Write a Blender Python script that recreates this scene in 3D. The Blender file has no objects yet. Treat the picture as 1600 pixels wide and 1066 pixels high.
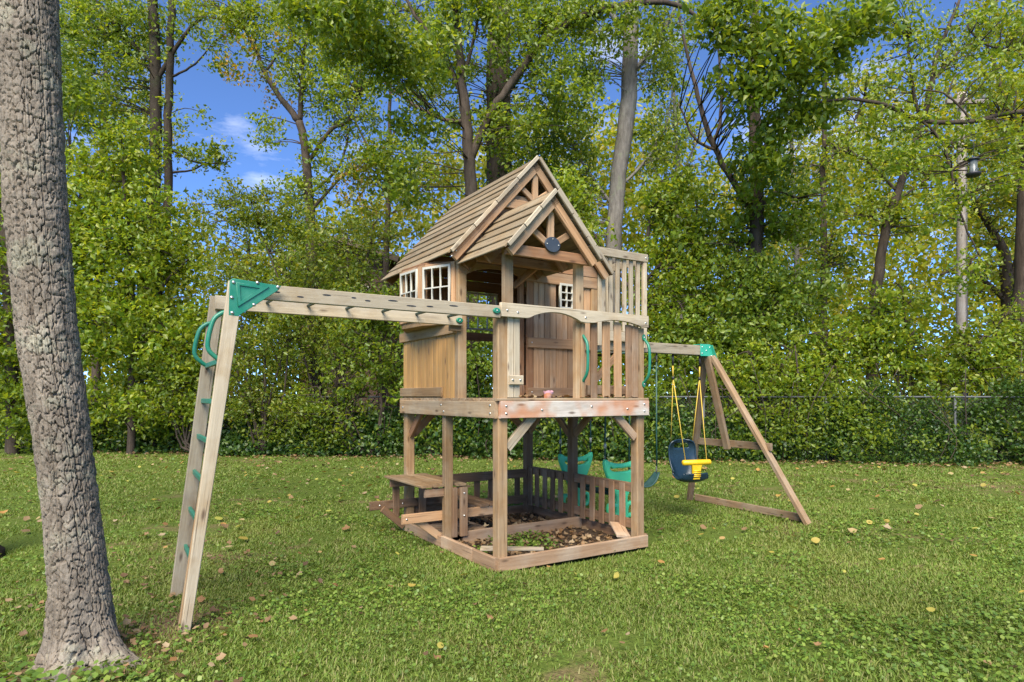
import bpy, bmesh, math, random
import numpy as np
from mathutils import Vector, Matrix

random.seed(7)
rng = np.random.default_rng(7)
scene = bpy.context.scene
C = scene.collection
R = math.radians

# ------------------------------------------------------------------ camera, sky, sun, exposure
F = 993.0            # focal length in pixels of the 1600 px wide photograph
HZ = 620.0           # image row of the horizon
EYE = 1.40
cam_d = bpy.data.cameras.new('camera')
cam = bpy.data.objects.new('camera', cam_d)
C.objects.link(cam)
cam.location = (0, 0, EYE)
cam.rotation_euler = (R(90), 0, 0)
cam_d.sensor_width = 36.0
cam_d.lens = F / 1600 * 36.0
cam_d.shift_y = (HZ - 533.0) / 1600
cam_d.clip_start = 0.05
cam_d.clip_end = 2000
scene.camera = cam

SUN_DIR = Vector((-0.12, -0.66, 0.74)).normalized()       # towards the sun
world = bpy.data.worlds.new('World')
scene.world = world
world.use_nodes = True
wn = world.node_tree.nodes
wl = world.node_tree.links
wn.clear()
w_out = wn.new('ShaderNodeOutputWorld')
w_bg = wn.new('ShaderNodeBackground')
w_sky = wn.new('ShaderNodeTexSky')
w_sky.sky_type = 'NISHITA'
w_sky.sun_disc = False
w_sky.sun_elevation = math.asin(SUN_DIR.z)
w_sky.sun_rotation = math.atan2(SUN_DIR.x, SUN_DIR.y)
w_sky.air_density = 0.8
w_sky.dust_density = 0.0
w_sky.altitude = 5000
w_sky.ozone_density = 8.0
w_bg.inputs['Strength'].default_value = 0.128
# thin high cloud, evenly spread over the whole sky
w_tc = wn.new('ShaderNodeTexCoord')
w_mp = wn.new('ShaderNodeMapping')
w_mp.inputs['Scale'].default_value = (2.2, 2.2, 7.0)
w_mp.inputs['Location'].default_value = (3.7, 1.9, 0.6)
w_nz = wn.new('ShaderNodeTexNoise')
w_nz.inputs['Scale'].default_value = 1.6
w_nz.inputs['Detail'].default_value = 7
w_nz.inputs['Roughness'].default_value = 0.6
w_cr = wn.new('ShaderNodeValToRGB')
w_cr.color_ramp.elements[0].position = 0.55
w_cr.color_ramp.elements[0].color = (0, 0, 0, 1)
w_cr.color_ramp.elements[1].position = 0.78
w_cr.color_ramp.elements[1].color = (0.6, 0.6, 0.6, 1)
w_mx = wn.new('ShaderNodeMix')
w_mx.data_type = 'RGBA'
w_mx.inputs['B'].default_value = (5.5, 5.6, 5.8, 1)
wl.new(w_tc.outputs['Generated'], w_mp.inputs['Vector'])
wl.new(w_mp.outputs['Vector'], w_nz.inputs['Vector'])
wl.new(w_nz.outputs['Fac'], w_cr.inputs['Fac'])
wl.new(w_cr.outputs['Color'], w_mx.inputs['Factor'])
wl.new(w_sky.outputs['Color'], w_mx.inputs['A'])
wl.new(w_mx.outputs['Result'], w_bg.inputs['Color'])
wl.new(w_bg.outputs['Background'], w_out.inputs['Surface'])

sun_d = bpy.data.lights.new('sun', 'SUN')
sun_d.energy = 3.2
sun_d.angle = R(42)
sun_d.color = (1.0, 0.93, 0.81)
sun = bpy.data.objects.new('sun', sun_d)
C.objects.link(sun)
sun.rotation_euler = SUN_DIR.to_track_quat('Z', 'Y').to_euler()
sun.location = SUN_DIR * 40

scene.view_settings.view_transform = 'Standard'
scene.view_settings.look = 'None'
scene.view_settings.gamma = 1
scene.view_settings.use_curve_mapping = False
scene.view_settings.exposure = 1.5
scene.render.engine = 'CYCLES'
scene.cycles.max_bounces = 6
scene.cycles.diffuse_bounces = 4
scene.cycles.transmission_bounces = 4
scene.cycles.use_denoising = True
try:
    scene.cycles.denoiser = 'OPENIMAGEDENOISE'
    scene.cycles.denoising_prefilter = 'ACCURATE'
except Exception:
    pass
scene.cycles.sample_clamp_indirect = 6


def P(px, py, d):
    """world point seen at pixel (px, py) at depth d"""
    return Vector(((px - 800) / F * d, d, EYE - (py - HZ) / F * d))


def tag(o, label=None, cat=None, group=None, kind=None):
    if label: o['label'] = label
    if cat: o['category'] = cat
    if group: o['group'] = group
    if kind: o['kind'] = kind
    return o


# ------------------------------------------------------------------ materials
def new_mat(name):
    m = bpy.data.materials.new(name)
    m.use_nodes = True
    nt = m.node_tree
    nt.nodes.clear()
    out = nt.nodes.new('ShaderNodeOutputMaterial')
    return m, nt, out


class N:
    """tiny node helper"""
    def __init__(s, nt): s.nt = nt
    def add(s, t, **kw):
        n = s.nt.nodes.new(t)
        for k, v in kw.items(): setattr(n, k, v)
        return n
    def link(s, a, b): s.nt.links.new(a, b)
    def math(s, op, a, b=None, clamp=False):
        n = s.add('ShaderNodeMath', operation=op); n.use_clamp = clamp
        for i, x in enumerate((a, b)):
            if x is None: continue
            if isinstance(x, (int, float)): n.inputs[i].default_value = x
            else: s.link(x, n.inputs[i])
        return n.outputs[0]
    def mix(s, f, a, b, mode='MIX'):
        n = s.add('ShaderNodeMix', data_type='RGBA', blend_type=mode)
        for k, x in (('Factor', f), ('A', a), ('B', b)):
            i = [q for q in n.inputs if q.name == k and (q.type == ('VALUE' if k == 'Factor' else 'RGBA'))][0]
            if isinstance(x, (int, float)): i.default_value = x
            elif isinstance(x, tuple): i.default_value = (*x[:3], 1)
            else: s.link(x, i)
        return [q for q in n.outputs if q.type == 'RGBA'][0]
    def ramp(s, f, stops):
        n = s.add('ShaderNodeValToRGB')
        el = n.color_ramp.elements
        while len(el) < len(stops): el.new(0.5)
        for e, (p, c) in zip(el, stops):
            e.position = p
            e.color = (c, c, c, 1) if isinstance(c, (int, float)) else (*c[:3], 1)
        s.link(f, n.inputs[0])
        return n.outputs[0]
    def noise(s, vec, scale, detail=4, rough=0.55, dist=0.0):
        n = s.add('ShaderNodeTexNoise')
        n.inputs['Scale'].default_value = scale
        n.inputs['Detail'].default_value = detail
        n.inputs['Roughness'].default_value = rough
        n.inputs['Distortion'].default_value = dist
        if vec is not None: s.link(vec, n.inputs['Vector'])
        return n.outputs['Fac']


def wood(name, light, dark, grey=0.5, greycol=(0.40, 0.345, 0.275), stain=None, rough=0.75, val=(0.74, 1.22), spec=0.25, wet=0.40):
    m, nt, out = new_mat(name)
    n = N(nt)
    tc = n.add('ShaderNodeTexCoord')
    oi = n.add('ShaderNodeObjectInfo')
    off = n.add('ShaderNodeVectorMath', operation='ADD')
    n.link(tc.outputs['Object'], off.inputs[0])
    cx = n.add('ShaderNodeCombineXYZ')
    for i, k in enumerate((37.0, 53.0, 71.0)):
        n.link(n.math('MULTIPLY', oi.outputs['Random'], k), cx.inputs[i])
    n.link(cx.outputs[0], off.inputs[1])
    v = off.outputs[0]
    mp = n.add('ShaderNodeMapping'); mp.inputs['Scale'].default_value = (1.3, 26, 26)
    n.link(v, mp.inputs['Vector'])
    grain = n.noise(mp.outputs[0], 1.0, 6, 0.65, 0.4)
    mp2 = n.add('ShaderNodeMapping'); mp2.inputs['Scale'].default_value = (6, 160, 160)
    n.link(v, mp2.inputs['Vector'])
    fine = n.noise(mp2.outputs[0], 1.0, 3, 0.7)
    base = n.ramp(grain, [(0.30, dark), (0.52, tuple((a + b) / 2 for a, b in zip(light, dark))), (0.72, light)])
    blot = n.noise(v, 3.2, 4, 0.6)
    gf = n.ramp(blot, [(max(0.0, 0.62 - grey * 0.5), 0.0), (min(1.0, 0.86 - grey * 0.5), 1.0)])
    gf = n.math('MULTIPLY', gf, min(1.0, 0.45 + grey * 0.5))
    gc = n.mix(grain, tuple(c * 0.72 for c in greycol), tuple(min(1, c * 1.22) for c in greycol))
    col = n.mix(gf, base, gc)
    # knots
    mpk = n.add('ShaderNodeMapping'); mpk.inputs['Scale'].default_value = (3.4, 11, 11)
    n.link(v, mpk.inputs['Vector'])
    vo = n.add('ShaderNodeTexVoronoi'); vo.inputs['Scale'].default_value = 1.0
    n.link(mpk.outputs[0], vo.inputs['Vector'])
    kn = n.ramp(vo.outputs['Distance'], [(0.06, 1.0), (0.17, 0.0)])
    col = n.mix(n.math('MULTIPLY', kn, 0.75), col, (0.06, 0.03, 0.016))
    # fine dark checks along the grain
    mpc = n.add('ShaderNodeMapping'); mpc.inputs['Scale'].default_value = (1.6, 75, 75)
    n.link(v, mpc.inputs['Vector'])
    ck = n.ramp(n.noise(mpc.outputs[0], 1.0, 2, 0.5), [(0.27, 1.0), (0.34, 0.0)])
    col = n.mix(n.math('MULTIPLY', ck, 0.7), col, (0.045, 0.028, 0.018))
    mpw = n.add('ShaderNodeMapping'); mpw.inputs['Scale'].default_value = (1.1, 7, 7)
    n.link(v, mpw.inputs['Vector'])
    ws = n.ramp(n.noise(mpw.outputs[0], 1.0, 5, 0.7, 0.6), [(0.50, 0.0), (0.70, 1.0)])
    col = n.mix(n.math('MULTIPLY', ws, wet), col, (0.115, 0.088, 0.066))
    if stain:
        st = n.ramp(n.noise(v, 2.0, 3, 0.55), [(0.50, 0.0), (0.62, 1.0)])
        col = n.mix(n.math('MULTIPLY', st, 0.78), col, stain)
    vv = n.math('ADD', n.math('MULTIPLY', oi.outputs['Random'], val[1] - val[0]), val[0])
    vv = n.math('MULTIPLY', vv, n.math('ADD', n.math('MULTIPLY', fine, 0.5), 0.75))
    cc = n.add('ShaderNodeCombineXYZ')
    for i in range(3): n.link(vv, cc.inputs[i])
    col = n.mix(1.0, col, cc.outputs[0], 'MULTIPLY')
    b = n.add('ShaderNodeBsdfPrincipled')
    n.link(col, b.inputs['Base Color'])
    b.inputs['Roughness'].default_value = rough
    b.inputs['Specular IOR Level'].default_value = spec
    hgt = n.math('SUBTRACT', n.math('ADD', grain, n.math('MULTIPLY', fine, 0.5)), n.math('ADD', n.math('MULTIPLY', ck, 0.6), n.math('MULTIPLY', kn, 0.2)))
    bp = n.add('ShaderNodeBump'); bp.inputs['Strength'].default_value = 0.55; bp.inputs['Distance'].default_value = 0.004
    n.link(hgt, bp.inputs['Height']); n.link(bp.outputs[0], b.inputs['Normal'])
    n.link(b.outputs[0], out.inputs['Surface'])
    return m


def plastic(name, col, rough=0.42, var=0.12, fade=(0.5, 0.5, 0.5)):
    m, nt, out = new_mat(name)
    n = N(nt)
    tc = n.add('ShaderNodeTexCoord')
    f = n.noise(tc.outputs['Object'], 9, 5, 0.6)
    c = n.mix(n.math('MULTIPLY', n.ramp(f, [(0.4, 0.0), (0.75, 1.0)]), var), col, fade)
    b = n.add('ShaderNodeBsdfPrincipled')
    n.link(c, b.inputs['Base Color'])
    n.link(n.math('ADD', n.math('MULTIPLY', f, 0.3), rough - 0.15), b.inputs['Roughness'])
    bp = n.add('ShaderNodeBump'); bp.inputs['Strength'].default_value = 0.12; bp.inputs['Distance'].default_value = 0.003
    n.link(n.noise(tc.outputs['Object'], 120, 2), bp.inputs['Height']); n.link(bp.outputs[0], b.inputs['Normal'])
    n.link(b.outputs[0], out.inputs['Surface'])
    return m


def metal(name, col, rough=0.4, metallic=1.0):
    m, nt, out = new_mat(name)
    n = N(nt)
    tc = n.add('ShaderNodeTexCoord')
    f = n.noise(tc.outputs['Object'], 25, 4)
    b = n.add('ShaderNodeBsdfPrincipled')
    n.link(n.mix(f, tuple(c * 0.75 for c in col), col), b.inputs['Base Color'])
    b.inputs['Metallic'].default_value = metallic
    b.inputs['Roughness'].default_value = rough
    n.link(b.outputs[0], out.inputs['Surface'])
    return m


def leafmat(name, stops, trans=0.46, tcol=1.9, rough=0.42, patch=None):
    """stops: list of colours picked leaf by leaf; patch: colour of broad irregular patches"""
    m, nt, out = new_mat(name)
    n = N(nt)
    g = n.add('ShaderNodeNewGeometry')
    k = len(stops)
    col = n.ramp(g.outputs['Random Per Island'], [(i / max(1, k - 1), c) for i, c in enumerate(stops)])
    tc = n.add('ShaderNodeTexCoord')
    nz = n.noise(tc.outputs['Object'], 0.9, 3, 0.6)
    vv = n.math('ADD', n.math('MULTIPLY', nz, 0.7), 0.66)
    cc = n.add('ShaderNodeCombineXYZ')
    for i in range(3): n.link(vv, cc.inputs[i])
    col = n.mix(1.0, col, cc.outputs[0], 'MULTIPLY')
    if patch:
        pf = n.ramp(n.noise(tc.outputs['Object'], 0.55, 4, 0.6), [(0.52, 0.0), (0.68, 1.0)])
        col = n.mix(n.math('MULTIPLY', pf, 0.6), col, patch)
    b = n.add('ShaderNodeBsdfPrincipled')
    n.link(col, b.inputs['Base Color'])
    b.inputs['Roughness'].default_value = rough
    b.inputs['Specular IOR Level'].default_value = 0.5
    t = n.add('ShaderNodeBsdfTranslucent')
    n.link(n.mix(1.0, col, (tcol * 1.1, tcol, tcol * 0.45), 'MULTIPLY'), t.inputs['Color'])
    mx = n.add('ShaderNodeMixShader'); mx.inputs[0].default_value = trans
    n.link(b.outputs[0], mx.inputs[1]); n.link(t.outputs[0], mx.inputs[2])
    n.link(mx.outputs[0], out.inputs['Surface'])
    return m


def barkmat(name, a, b_, lichen=None, scale=(14, 14, 3), bump=0.8, lf=0.5):
    m, nt, out = new_mat(name)
    n = N(nt)
    tc = n.add('ShaderNodeTexCoord')
    mp = n.add('ShaderNodeMapping'); mp.inputs['Scale'].default_value = scale
    n.link(tc.outputs['Object'], mp.inputs['Vector'])
    f = n.noise(mp.outputs[0], 1.0, 7, 0.65, 0.3)
    fine = n.noise(tc.outputs['Object'], 60, 4, 0.7)
    col = n.ramp(n.math('ADD', n.math('MULTIPLY', f, 0.65), n.math('MULTIPLY', fine, 0.35)), [(0.33, a), (0.66, b_)])
    if lichen:
        lz = n.ramp(n.noise(tc.outputs['Object'], 3.5, 8, 0.75), [(0.53, 0.0), (0.62, 1.0)])
        col = n.mix(n.math('MULTIPLY', lz, lf), col, lichen)
    stn = n.ramp(n.noise(tc.outputs['Object'], 1.3, 4, 0.6), [(0.35, 0.72), (0.65, 1.12)])
    col = n.mix(1.0, col, stn, 'MULTIPLY')
    bs = n.add('ShaderNodeBsdfPrincipled')
    n.link(col, bs.inputs['Base Color'])
    bs.inputs['Roughness'].default_value = 0.9
    bs.inputs['Specular IOR Level'].default_value = 0.15
    bp = n.add('ShaderNodeBump'); bp.inputs['Strength'].default_value = bump; bp.inputs['Distance'].default_value = 0.02
    n.link(n.math('ADD', f, n.math('MULTIPLY', fine, 0.3)), bp.inputs['Height']); n.link(bp.outputs[0], bs.inputs['Normal'])
    n.link(bs.outputs[0], out.inputs['Surface'])
    return m


def groundmat():
    m, nt, out = new_mat('lawn_soil')
    n = N(nt)
    tc = n.add('ShaderNodeTexCoord')
    p = tc.outputs['Object']
    big = n.noise(p, 0.45, 5, 0.6)
    mid = n.noise(p, 2.6, 5, 0.65)
    fine = n.noise(p, 38, 4, 0.7)
    green = n.ramp(fine, [(0.3, (0.055, 0.078, 0.014)), (0.55, (0.10, 0.140, 0.024)), (0.75, (0.15, 0.185, 0.04))])
    dirt = n.ramp(fine, [(0.3, (0.10, 0.064, 0.036)), (0.7, (0.26, 0.175, 0.10))])
    f = n.math('ADD', n.math('MULTIPLY', big, 0.55), n.math('MULTIPLY', mid, 0.45))
    for (wx_, wy_, wr_) in ((-2.27, 3.38, 0.75), (-2.0, 3.95, 0.45)):
        vs = n.add('ShaderNodeVectorMath', operation='DISTANCE')
        n.link(p, vs.inputs[0]); vs.inputs[1].default_value = (wx_, wy_, 0)
        f = n.math('ADD', f, n.math('MULTIPLY', n.math('SUBTRACT', 1.0, n.math('DIVIDE', vs.outputs['Value'], wr_), True), 0.30))
    col = n.mix(n.ramp(f, [(0.52, 0.0), (0.64, 1.0)]), green, dirt)
    b = n.add('ShaderNodeBsdfPrincipled')
    n.link(col, b.inputs['Base Color'])
    b.inputs['Roughness'].default_value = 0.95
    b.inputs['Specular IOR Level'].default_value = 0.1
    bp = n.add('ShaderNodeBump'); bp.inputs['Strength'].default_value = 0.7; bp.inputs['Distance'].default_value = 0.03
    n.link(n.math('ADD', fine, mid), bp.inputs['Height']); n.link(bp.outputs[0], b.inputs['Normal'])
    n.link(b.outputs[0], out.inputs['Surface'])
    return m


M = {}
M['rail'] = wood('weathered_cedar', (0.43, 0.33, 0.20), (0.24, 0.165, 0.09), 0.7, (0.44, 0.375, 0.27))
M['post'] = wood('cedar_post', (0.39, 0.245, 0.118), (0.205, 0.118, 0.054), 0.38, (0.375, 0.285, 0.18))
M['beam'] = wood('cedar_deck_beam', (0.39, 0.255, 0.135), (0.21, 0.128, 0.065), 0.45, (0.38, 0.305, 0.21))
M['stained'] = wood('stained_front_beam', (0.42, 0.31, 0.21), (0.25, 0.165, 0.10), 0.7, (0.50, 0.46, 0.40), stain=(0.40, 0.16, 0.065))
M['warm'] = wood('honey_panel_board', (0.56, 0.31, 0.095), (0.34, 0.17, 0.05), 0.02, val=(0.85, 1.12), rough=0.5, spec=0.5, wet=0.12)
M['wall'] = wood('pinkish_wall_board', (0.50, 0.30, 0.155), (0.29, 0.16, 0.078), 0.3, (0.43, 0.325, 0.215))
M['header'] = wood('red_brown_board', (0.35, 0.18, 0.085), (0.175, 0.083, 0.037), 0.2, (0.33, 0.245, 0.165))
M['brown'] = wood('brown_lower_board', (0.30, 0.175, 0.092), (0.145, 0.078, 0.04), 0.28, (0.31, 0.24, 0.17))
M['base'] = wood('pale_base_board', (0.40, 0.26, 0.155), (0.24, 0.145, 0.08), 0.35, (0.40, 0.32, 0.23))
M['roof'] = wood('roof_plank', (0.31, 0.22, 0.12), (0.175, 0.118, 0.06), 0.5, (0.28, 0.23, 0.15), val=(0.85, 1.15))
M['aframe'] = wood('swing_frame_wood', (0.37, 0.24, 0.13), (0.20, 0.12, 0.062), 0.4, (0.38, 0.30, 0.205))
M['green'] = plastic('green_plastic', (0.010, 0.165, 0.095), 0.40, 0.35, (0.10, 0.30, 0.22))
M['teal'] = plastic('faded_green_plastic', (0.03, 0.36, 0.235), 0.5, 0.15, (0.15, 0.50, 0.37))
M['glider'] = plastic('mint_green_plastic', (0.07, 0.56, 0.25), 0.38, 0.35, (0.1, 0.5, 0.36))
M['darkgreen'] = plastic('dark_green_rope', (0.004, 0.055, 0.038), 0.55)
M['belt'] = plastic('dark_green_belt', (0.025, 0.07, 0.062), 0.42, 0.3, (0.12, 0.17, 0.17))
M['navy'] = plastic('navy_plastic', (0.008, 0.024, 0.038), 0.30, 0.06, (0.05, 0.08, 0.1))
M['yellow'] = plastic('yellow_plastic', (0.72, 0.43, 0.008), 0.38, 0.08, (0.8, 0.6, 0.2))
M['rope'] = plastic('yellow_rope', (0.60, 0.40, 0.04), 0.7, 0.3, (0.5, 0.42, 0.2))
M['white'] = plastic('white_window_plastic', (0.50, 0.47, 0.38), 0.5, 0.25, (0.5, 0.45, 0.35))
M['plaque'] = plastic('slate_plaque', (0.035, 0.045, 0.058), 0.5, 0.15, (0.12, 0.13, 0.14))
M['bolt'] = metal('zinc_bolt', (0.62, 0.60, 0.55), 0.38)
M['galv'] = metal('galvanised_steel', (0.13, 0.135, 0.135), 0.7, 0.4)
M['dark'] = metal('dark_steel', (0.05, 0.05, 0.055), 0.5, 0.6)
M['shingle'] = plastic('brown_roofing', (0.10, 0.065, 0.042), 0.85, 0.4, (0.16, 0.11, 0.08))
M['trim'] = plastic('brown_house_trim', (0.13, 0.085, 0.06), 0.6, 0.2, (0.2, 0.15, 0.1))
M['pole'] = wood('grey_pole_wood', (0.36, 0.30, 0.25), (0.20, 0.16, 0.13), 0.6, (0.33, 0.29, 0.25))
M['glassy'] = plastic('clear_feeder_tube', (0.07, 0.085, 0.085), 0.3, 0.3)
M['red'] = plastic('orange_paper', (0.62, 0.22, 0.10), 0.6, 0.6, (0.75, 0.65, 0.6))
M['pink'] = plastic('pink_paper', (0.55, 0.26, 0.30), 0.6, 0.6, (0.75, 0.65, 0.6))
M['bark_big'] = barkmat('grey_plated_bark', (0.115, 0.090, 0.066), (0.31, 0.262, 0.205), (0.38, 0.375, 0.27), (22, 22, 8), 0.8, 0.45)
M['bark'] = barkmat('brown_bark', (0.038, 0.028, 0.020), (0.105, 0.080, 0.060))
M['bark_grey'] = barkmat('grey_bark', (0.085, 0.075, 0.064), (0.25, 0.225, 0.195), (0.20, 0.22, 0.14))
M['bark_dark'] = barkmat('dark_bark', (0.026, 0.020, 0.014), (0.072, 0.056, 0.042), (0.06, 0.07, 0.03))
M['soil'] = groundmat()

G_MID = [(0.0859, 0.1411, 0.0146), (0.1288, 0.1949, 0.0183), (0.1804, 0.2419, 0.022), (0.2576, 0.289, 0.0244)]
G_DEEP = [(0.0773, 0.1367, 0.0156), (0.1208, 0.1914, 0.0195), (0.1738, 0.2391, 0.0234), (0.2413, 0.2903, 0.0286)]
G_BRIGHT = [(0.1016, 0.1727, 0.0134), (0.1524, 0.2283, 0.0168), (0.2177, 0.2776, 0.0202), (0.2903, 0.3084, 0.0246)]
G_YEL = [(0.13, 0.19, 0.014), (0.19, 0.235, 0.016), (0.26, 0.265, 0.018), (0.34, 0.28, 0.022)]
G_AUT = [(0.10, 0.15, 0.015), (0.19, 0.20, 0.018), (0.30, 0.22, 0.02), (0.34, 0.17, 0.025)]
G_OLIVE = [(0.0854, 0.1364, 0.015), (0.132, 0.1892, 0.02), (0.1863, 0.2349, 0.0225), (0.2484, 0.2424, 0.0275)]
M['lf_mid'] = leafmat('leaf_mid_green', G_MID, patch=(0.12, 0.18, 0.015))
M['lf_deep'] = leafmat('leaf_deep_green', G_DEEP, 0.40)
M['lf_bright'] = leafmat('leaf_bright_green', G_BRIGHT, 0.42, patch=(0.20, 0.24, 0.018))
M['lf_yel'] = leafmat('leaf_yellow_green', G_YEL, 0.45)
M['lf_aut'] = leafmat('leaf_turning', G_AUT, 0.42)
M['lf_olive'] = leafmat('leaf_olive', G_OLIVE, 0.42, patch=(0.10, 0.13, 0.015))
M['lf_ivy'] = leafmat('leaf_ivy', [(0.022, 0.058, 0.010), (0.036, 0.085, 0.013), (0.058, 0.115, 0.016), (0.115, 0.165, 0.02)], 0.30, patch=(0.055, 0.10, 0.014))
M['grass'] = leafmat('grass_blade', [(0.084, 0.142, 0.014), (0.122, 0.198, 0.020), (0.160, 0.238, 0.028), (0.21, 0.25, 0.05), (0.26, 0.235, 0.09)], 0.32, 1.35, 0.6, patch=(0.22, 0.235, 0.05))
M['weed'] = leafmat('ground_weed', [(0.070, 0.130, 0.016), (0.105, 0.185, 0.022), (0.15, 0.235, 0.03), (0.22, 0.28, 0.045)], 0.30, 1.3, 0.5)
M['litter'] = leafmat('dry_leaf', [(0.085, 0.046, 0.020), (0.15, 0.085, 0.038), (0.23, 0.15, 0.07), (0.21, 0.105, 0.035), (0.34, 0.26, 0.15)], 0.15, 1.2, 0.7)
M['litter_y'] = leafmat('yellow_fallen_leaf', [(0.36, 0.27, 0.05), (0.33, 0.34, 0.06), (0.36, 0.19, 0.05), (0.38, 0.32, 0.15)], 0.2, 1.2, 0.6)


# ------------------------------------------------------------------ mesh helpers
def mesh_np(name, V, tri=None, quad=None, smooth=False):
    """fast mesh from arrays"""
    me = bpy.data.meshes.new(name)
    V = np.asarray(V, dtype=np.float32)
    loops, starts, totals = [], [], []
    p = 0
    if tri is not None and len(tri):
        tri = np.asarray(tri, dtype=np.int32)
        loops.append(tri.ravel()); starts.append(p + np.arange(len(tri), dtype=np.int32) * 3)
        totals.append(np.full(len(tri), 3, dtype=np.int32)); p += tri.size
    if quad is not None and len(quad):
        quad = np.asarray(quad, dtype=np.int32)
        loops.append(quad.ravel()); starts.append(p + np.arange(len(quad), dtype=np.int32) * 4)
        totals.append(np.full(len(quad), 4, dtype=np.int32)); p += quad.size
    L = np.concatenate(loops); S = np.concatenate(starts)
    me.vertices.add(len(V)); me.vertices.foreach_set('co', V.ravel())
    me.loops.add(len(L)); me.loops.foreach_set('vertex_index', L)
    me.polygons.add(len(S)); me.polygons.foreach_set('loop_start', S)
    if smooth: me.polygons.foreach_set('use_smooth', np.ones(len(S), dtype=bool))
    me.update(calc_edges=True)
    return me


ROOTM = {}          # object name -> its matrix in the space of its top-level thing


def place(name, me, mat, parent=None, Mx=None):
    o = bpy.data.objects.new(name, me)
    C.objects.link(o)
    if mat is not None and me is not None and not me.materials: me.materials.append(mat)
    Mx = Mx or Matrix.Identity(4)
    ROOTM[o.name] = Mx if parent is not None else Matrix.Identity(4)
    if parent is not None:
        o.parent = parent
        o.matrix_local = ROOTM[parent.name].inverted() @ Mx
    else:
        o.matrix_world = Mx
    return o


def empty(name, loc, rz=0.0):
    o = bpy.data.objects.new(name, None)
    C.objects.link(o)
    o.empty_display_size = 0.2
    o.location = loc
    o.rotation_euler = (0, 0, rz)
    ROOTM[o.name] = Matrix.Identity(4)
    return o


def frame(origin, x, y):
    x = Vector(x).normalized()
    y = Vector(y)
    y = (y - x * y.dot(x)).normalized()
    z = x.cross(y)
    m = Matrix((x, y, z)).transposed().to_4x4()
    m.translation = Vector(origin)
    return m


def box_prism(L, w, t, c=0.004, w2=None, jit=0.0):
    """a sawn board: long axis X, chamfered long edges"""
    w2 = w if w2 is None else w2
    V = []
    for x, ww in ((-L / 2, w), (L / 2, w2)):
        a, b = ww / 2, t / 2
        cc = min(c, a * 0.6, b * 0.6)
        ring = [(a, -b + cc), (a, b - cc), (a - cc, b), (-a + cc, b), (-a, b - cc), (-a, -b + cc), (-a + cc, -b), (a - cc, -b)]
        for (y, z) in ring:
            V.append((x + random.uniform(-jit, jit), y, z))
    Fq = [(i, (i + 1) % 8, 8 + (i + 1) % 8, 8 + i) for i in range(8)]
    me = bpy.data.meshes.new('board')
    me.from_pydata(V, [], [tuple(range(7, -1, -1)), tuple(range(8, 16))] + Fq)
    me.update()
    return me


JIT = {'slat': 1.0, 'wall_board': 0.5, 'roof_plank': 0.5, 'fence_rail': 0.5, 'deck_board': 0.5, 'floor_board': 0.8, 'table_plank': 0.8, 'rake_strip': 0.6, 'brace': 0.8}


def board(name, parent, p0, p1, w, t, wdir, mat, w2=None, c=0.004):
    p0, p1 = Vector(p0), Vector(p1)
    j = JIT.get(name, 0.0)
    if j:
        f = lambda a: Vector((random.gauss(0, a), random.gauss(0, a), random.gauss(0, a)))
        p0 = p0 + f(0.0022 * j); p1 = p1 + f(0.0022 * j)
        wdir = Vector(wdir).normalized() + f(0.012 * j)
    d = p1 - p0
    return place(name, box_prism(d.length, w, t, c, w2), mat, parent, frame((p0 + p1) / 2, d, wdir))


def shape2d(outlines, depth, bevel=0.003, res=2):
    """flat shape (first outline outer, the rest holes) of a given thickness, through a filled 2D curve"""
    cu = bpy.data.curves.new('shape', 'CURVE')
    cu.dimensions = '2D'
    cu.fill_mode = 'BOTH'
    bevel = min(bevel, depth * 0.45)
    cu.extrude = depth / 2 - bevel
    cu.bevel_depth = bevel
    cu.bevel_resolution = res
    cu.offset = -bevel
    for pts in outlines:
        s = cu.splines.new('POLY')
        s.points.add(len(pts) - 1)
        for q, (x, y) in zip(s.points, pts): q.co = (x, y, 0, 1)
        s.use_cyclic_u = True
    o = bpy.data.objects.new('tmp', cu)
    me = bpy.data.meshes.new_from_object(o)
    bpy.data.objects.remove(o)
    bpy.data.curves.remove(cu)
    return me


def plate(name, parent, outlines, depth, origin, x, y, mat, bevel=0.003):
    return place(name, shape2d(outlines, depth, bevel), mat, parent, frame(origin, x, y))


def tube_arrays(pts, rad, sides=8, caps=True, base=0):
    pts = [Vector(p) for p in pts]
    n = len(pts)
    rads = [rad] * n if isinstance(rad, (int, float)) else list(rad)
    V, Q, T = [], [], []
    ref = None
    for i, p in enumerate(pts):
        t = (pts[min(i + 1, n - 1)] - pts[max(i - 1, 0)])
        if t.length < 1e-9: t = Vector((0, 0, 1))
        t.normalize()
        if ref is None:
            ref = Vector((1, 0, 0)) if abs(t.x) < 0.8 else Vector((0, 1, 0))
        a = (ref - t * ref.dot(t)).normalized()
        ref = a
        b = t.cross(a)
        for k in range(sides):
            an = 2 * math.pi * k / sides
            V.append(p + (a * math.cos(an) + b * math.sin(an)) * rads[i])
    for i in range(n - 1):
        for k in range(sides):
            k2 = (k + 1) % sides
            Q.append((base + i * sides + k, base + i * sides + k2, base + (i + 1) * sides + k2, base + (i + 1) * sides + k))
    if caps:
        for s, rev in ((0, True), ((n - 1) * sides, False)):
            for k in range(1, sides - 1):
                f = (base + s, base + s + k, base + s + k + 1)
                T.append(f[::-1] if rev else f)
    return V, Q, T


def tubes_mesh(list_of, smooth=True):
    V, Q, T = [], [], []
    for pts, rad, sides in list_of:
        v, q, t = tube_arrays(pts, rad, sides, True, len(V))
        V += v; Q += q; T += t
    return mesh_np('tube', [tuple(v) for v in V], T, Q, smooth)


def tube(name, parent, pts, rad, mat, sides=10):
    return place(name, tubes_mesh([(pts, rad, sides)]), mat, parent)


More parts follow.
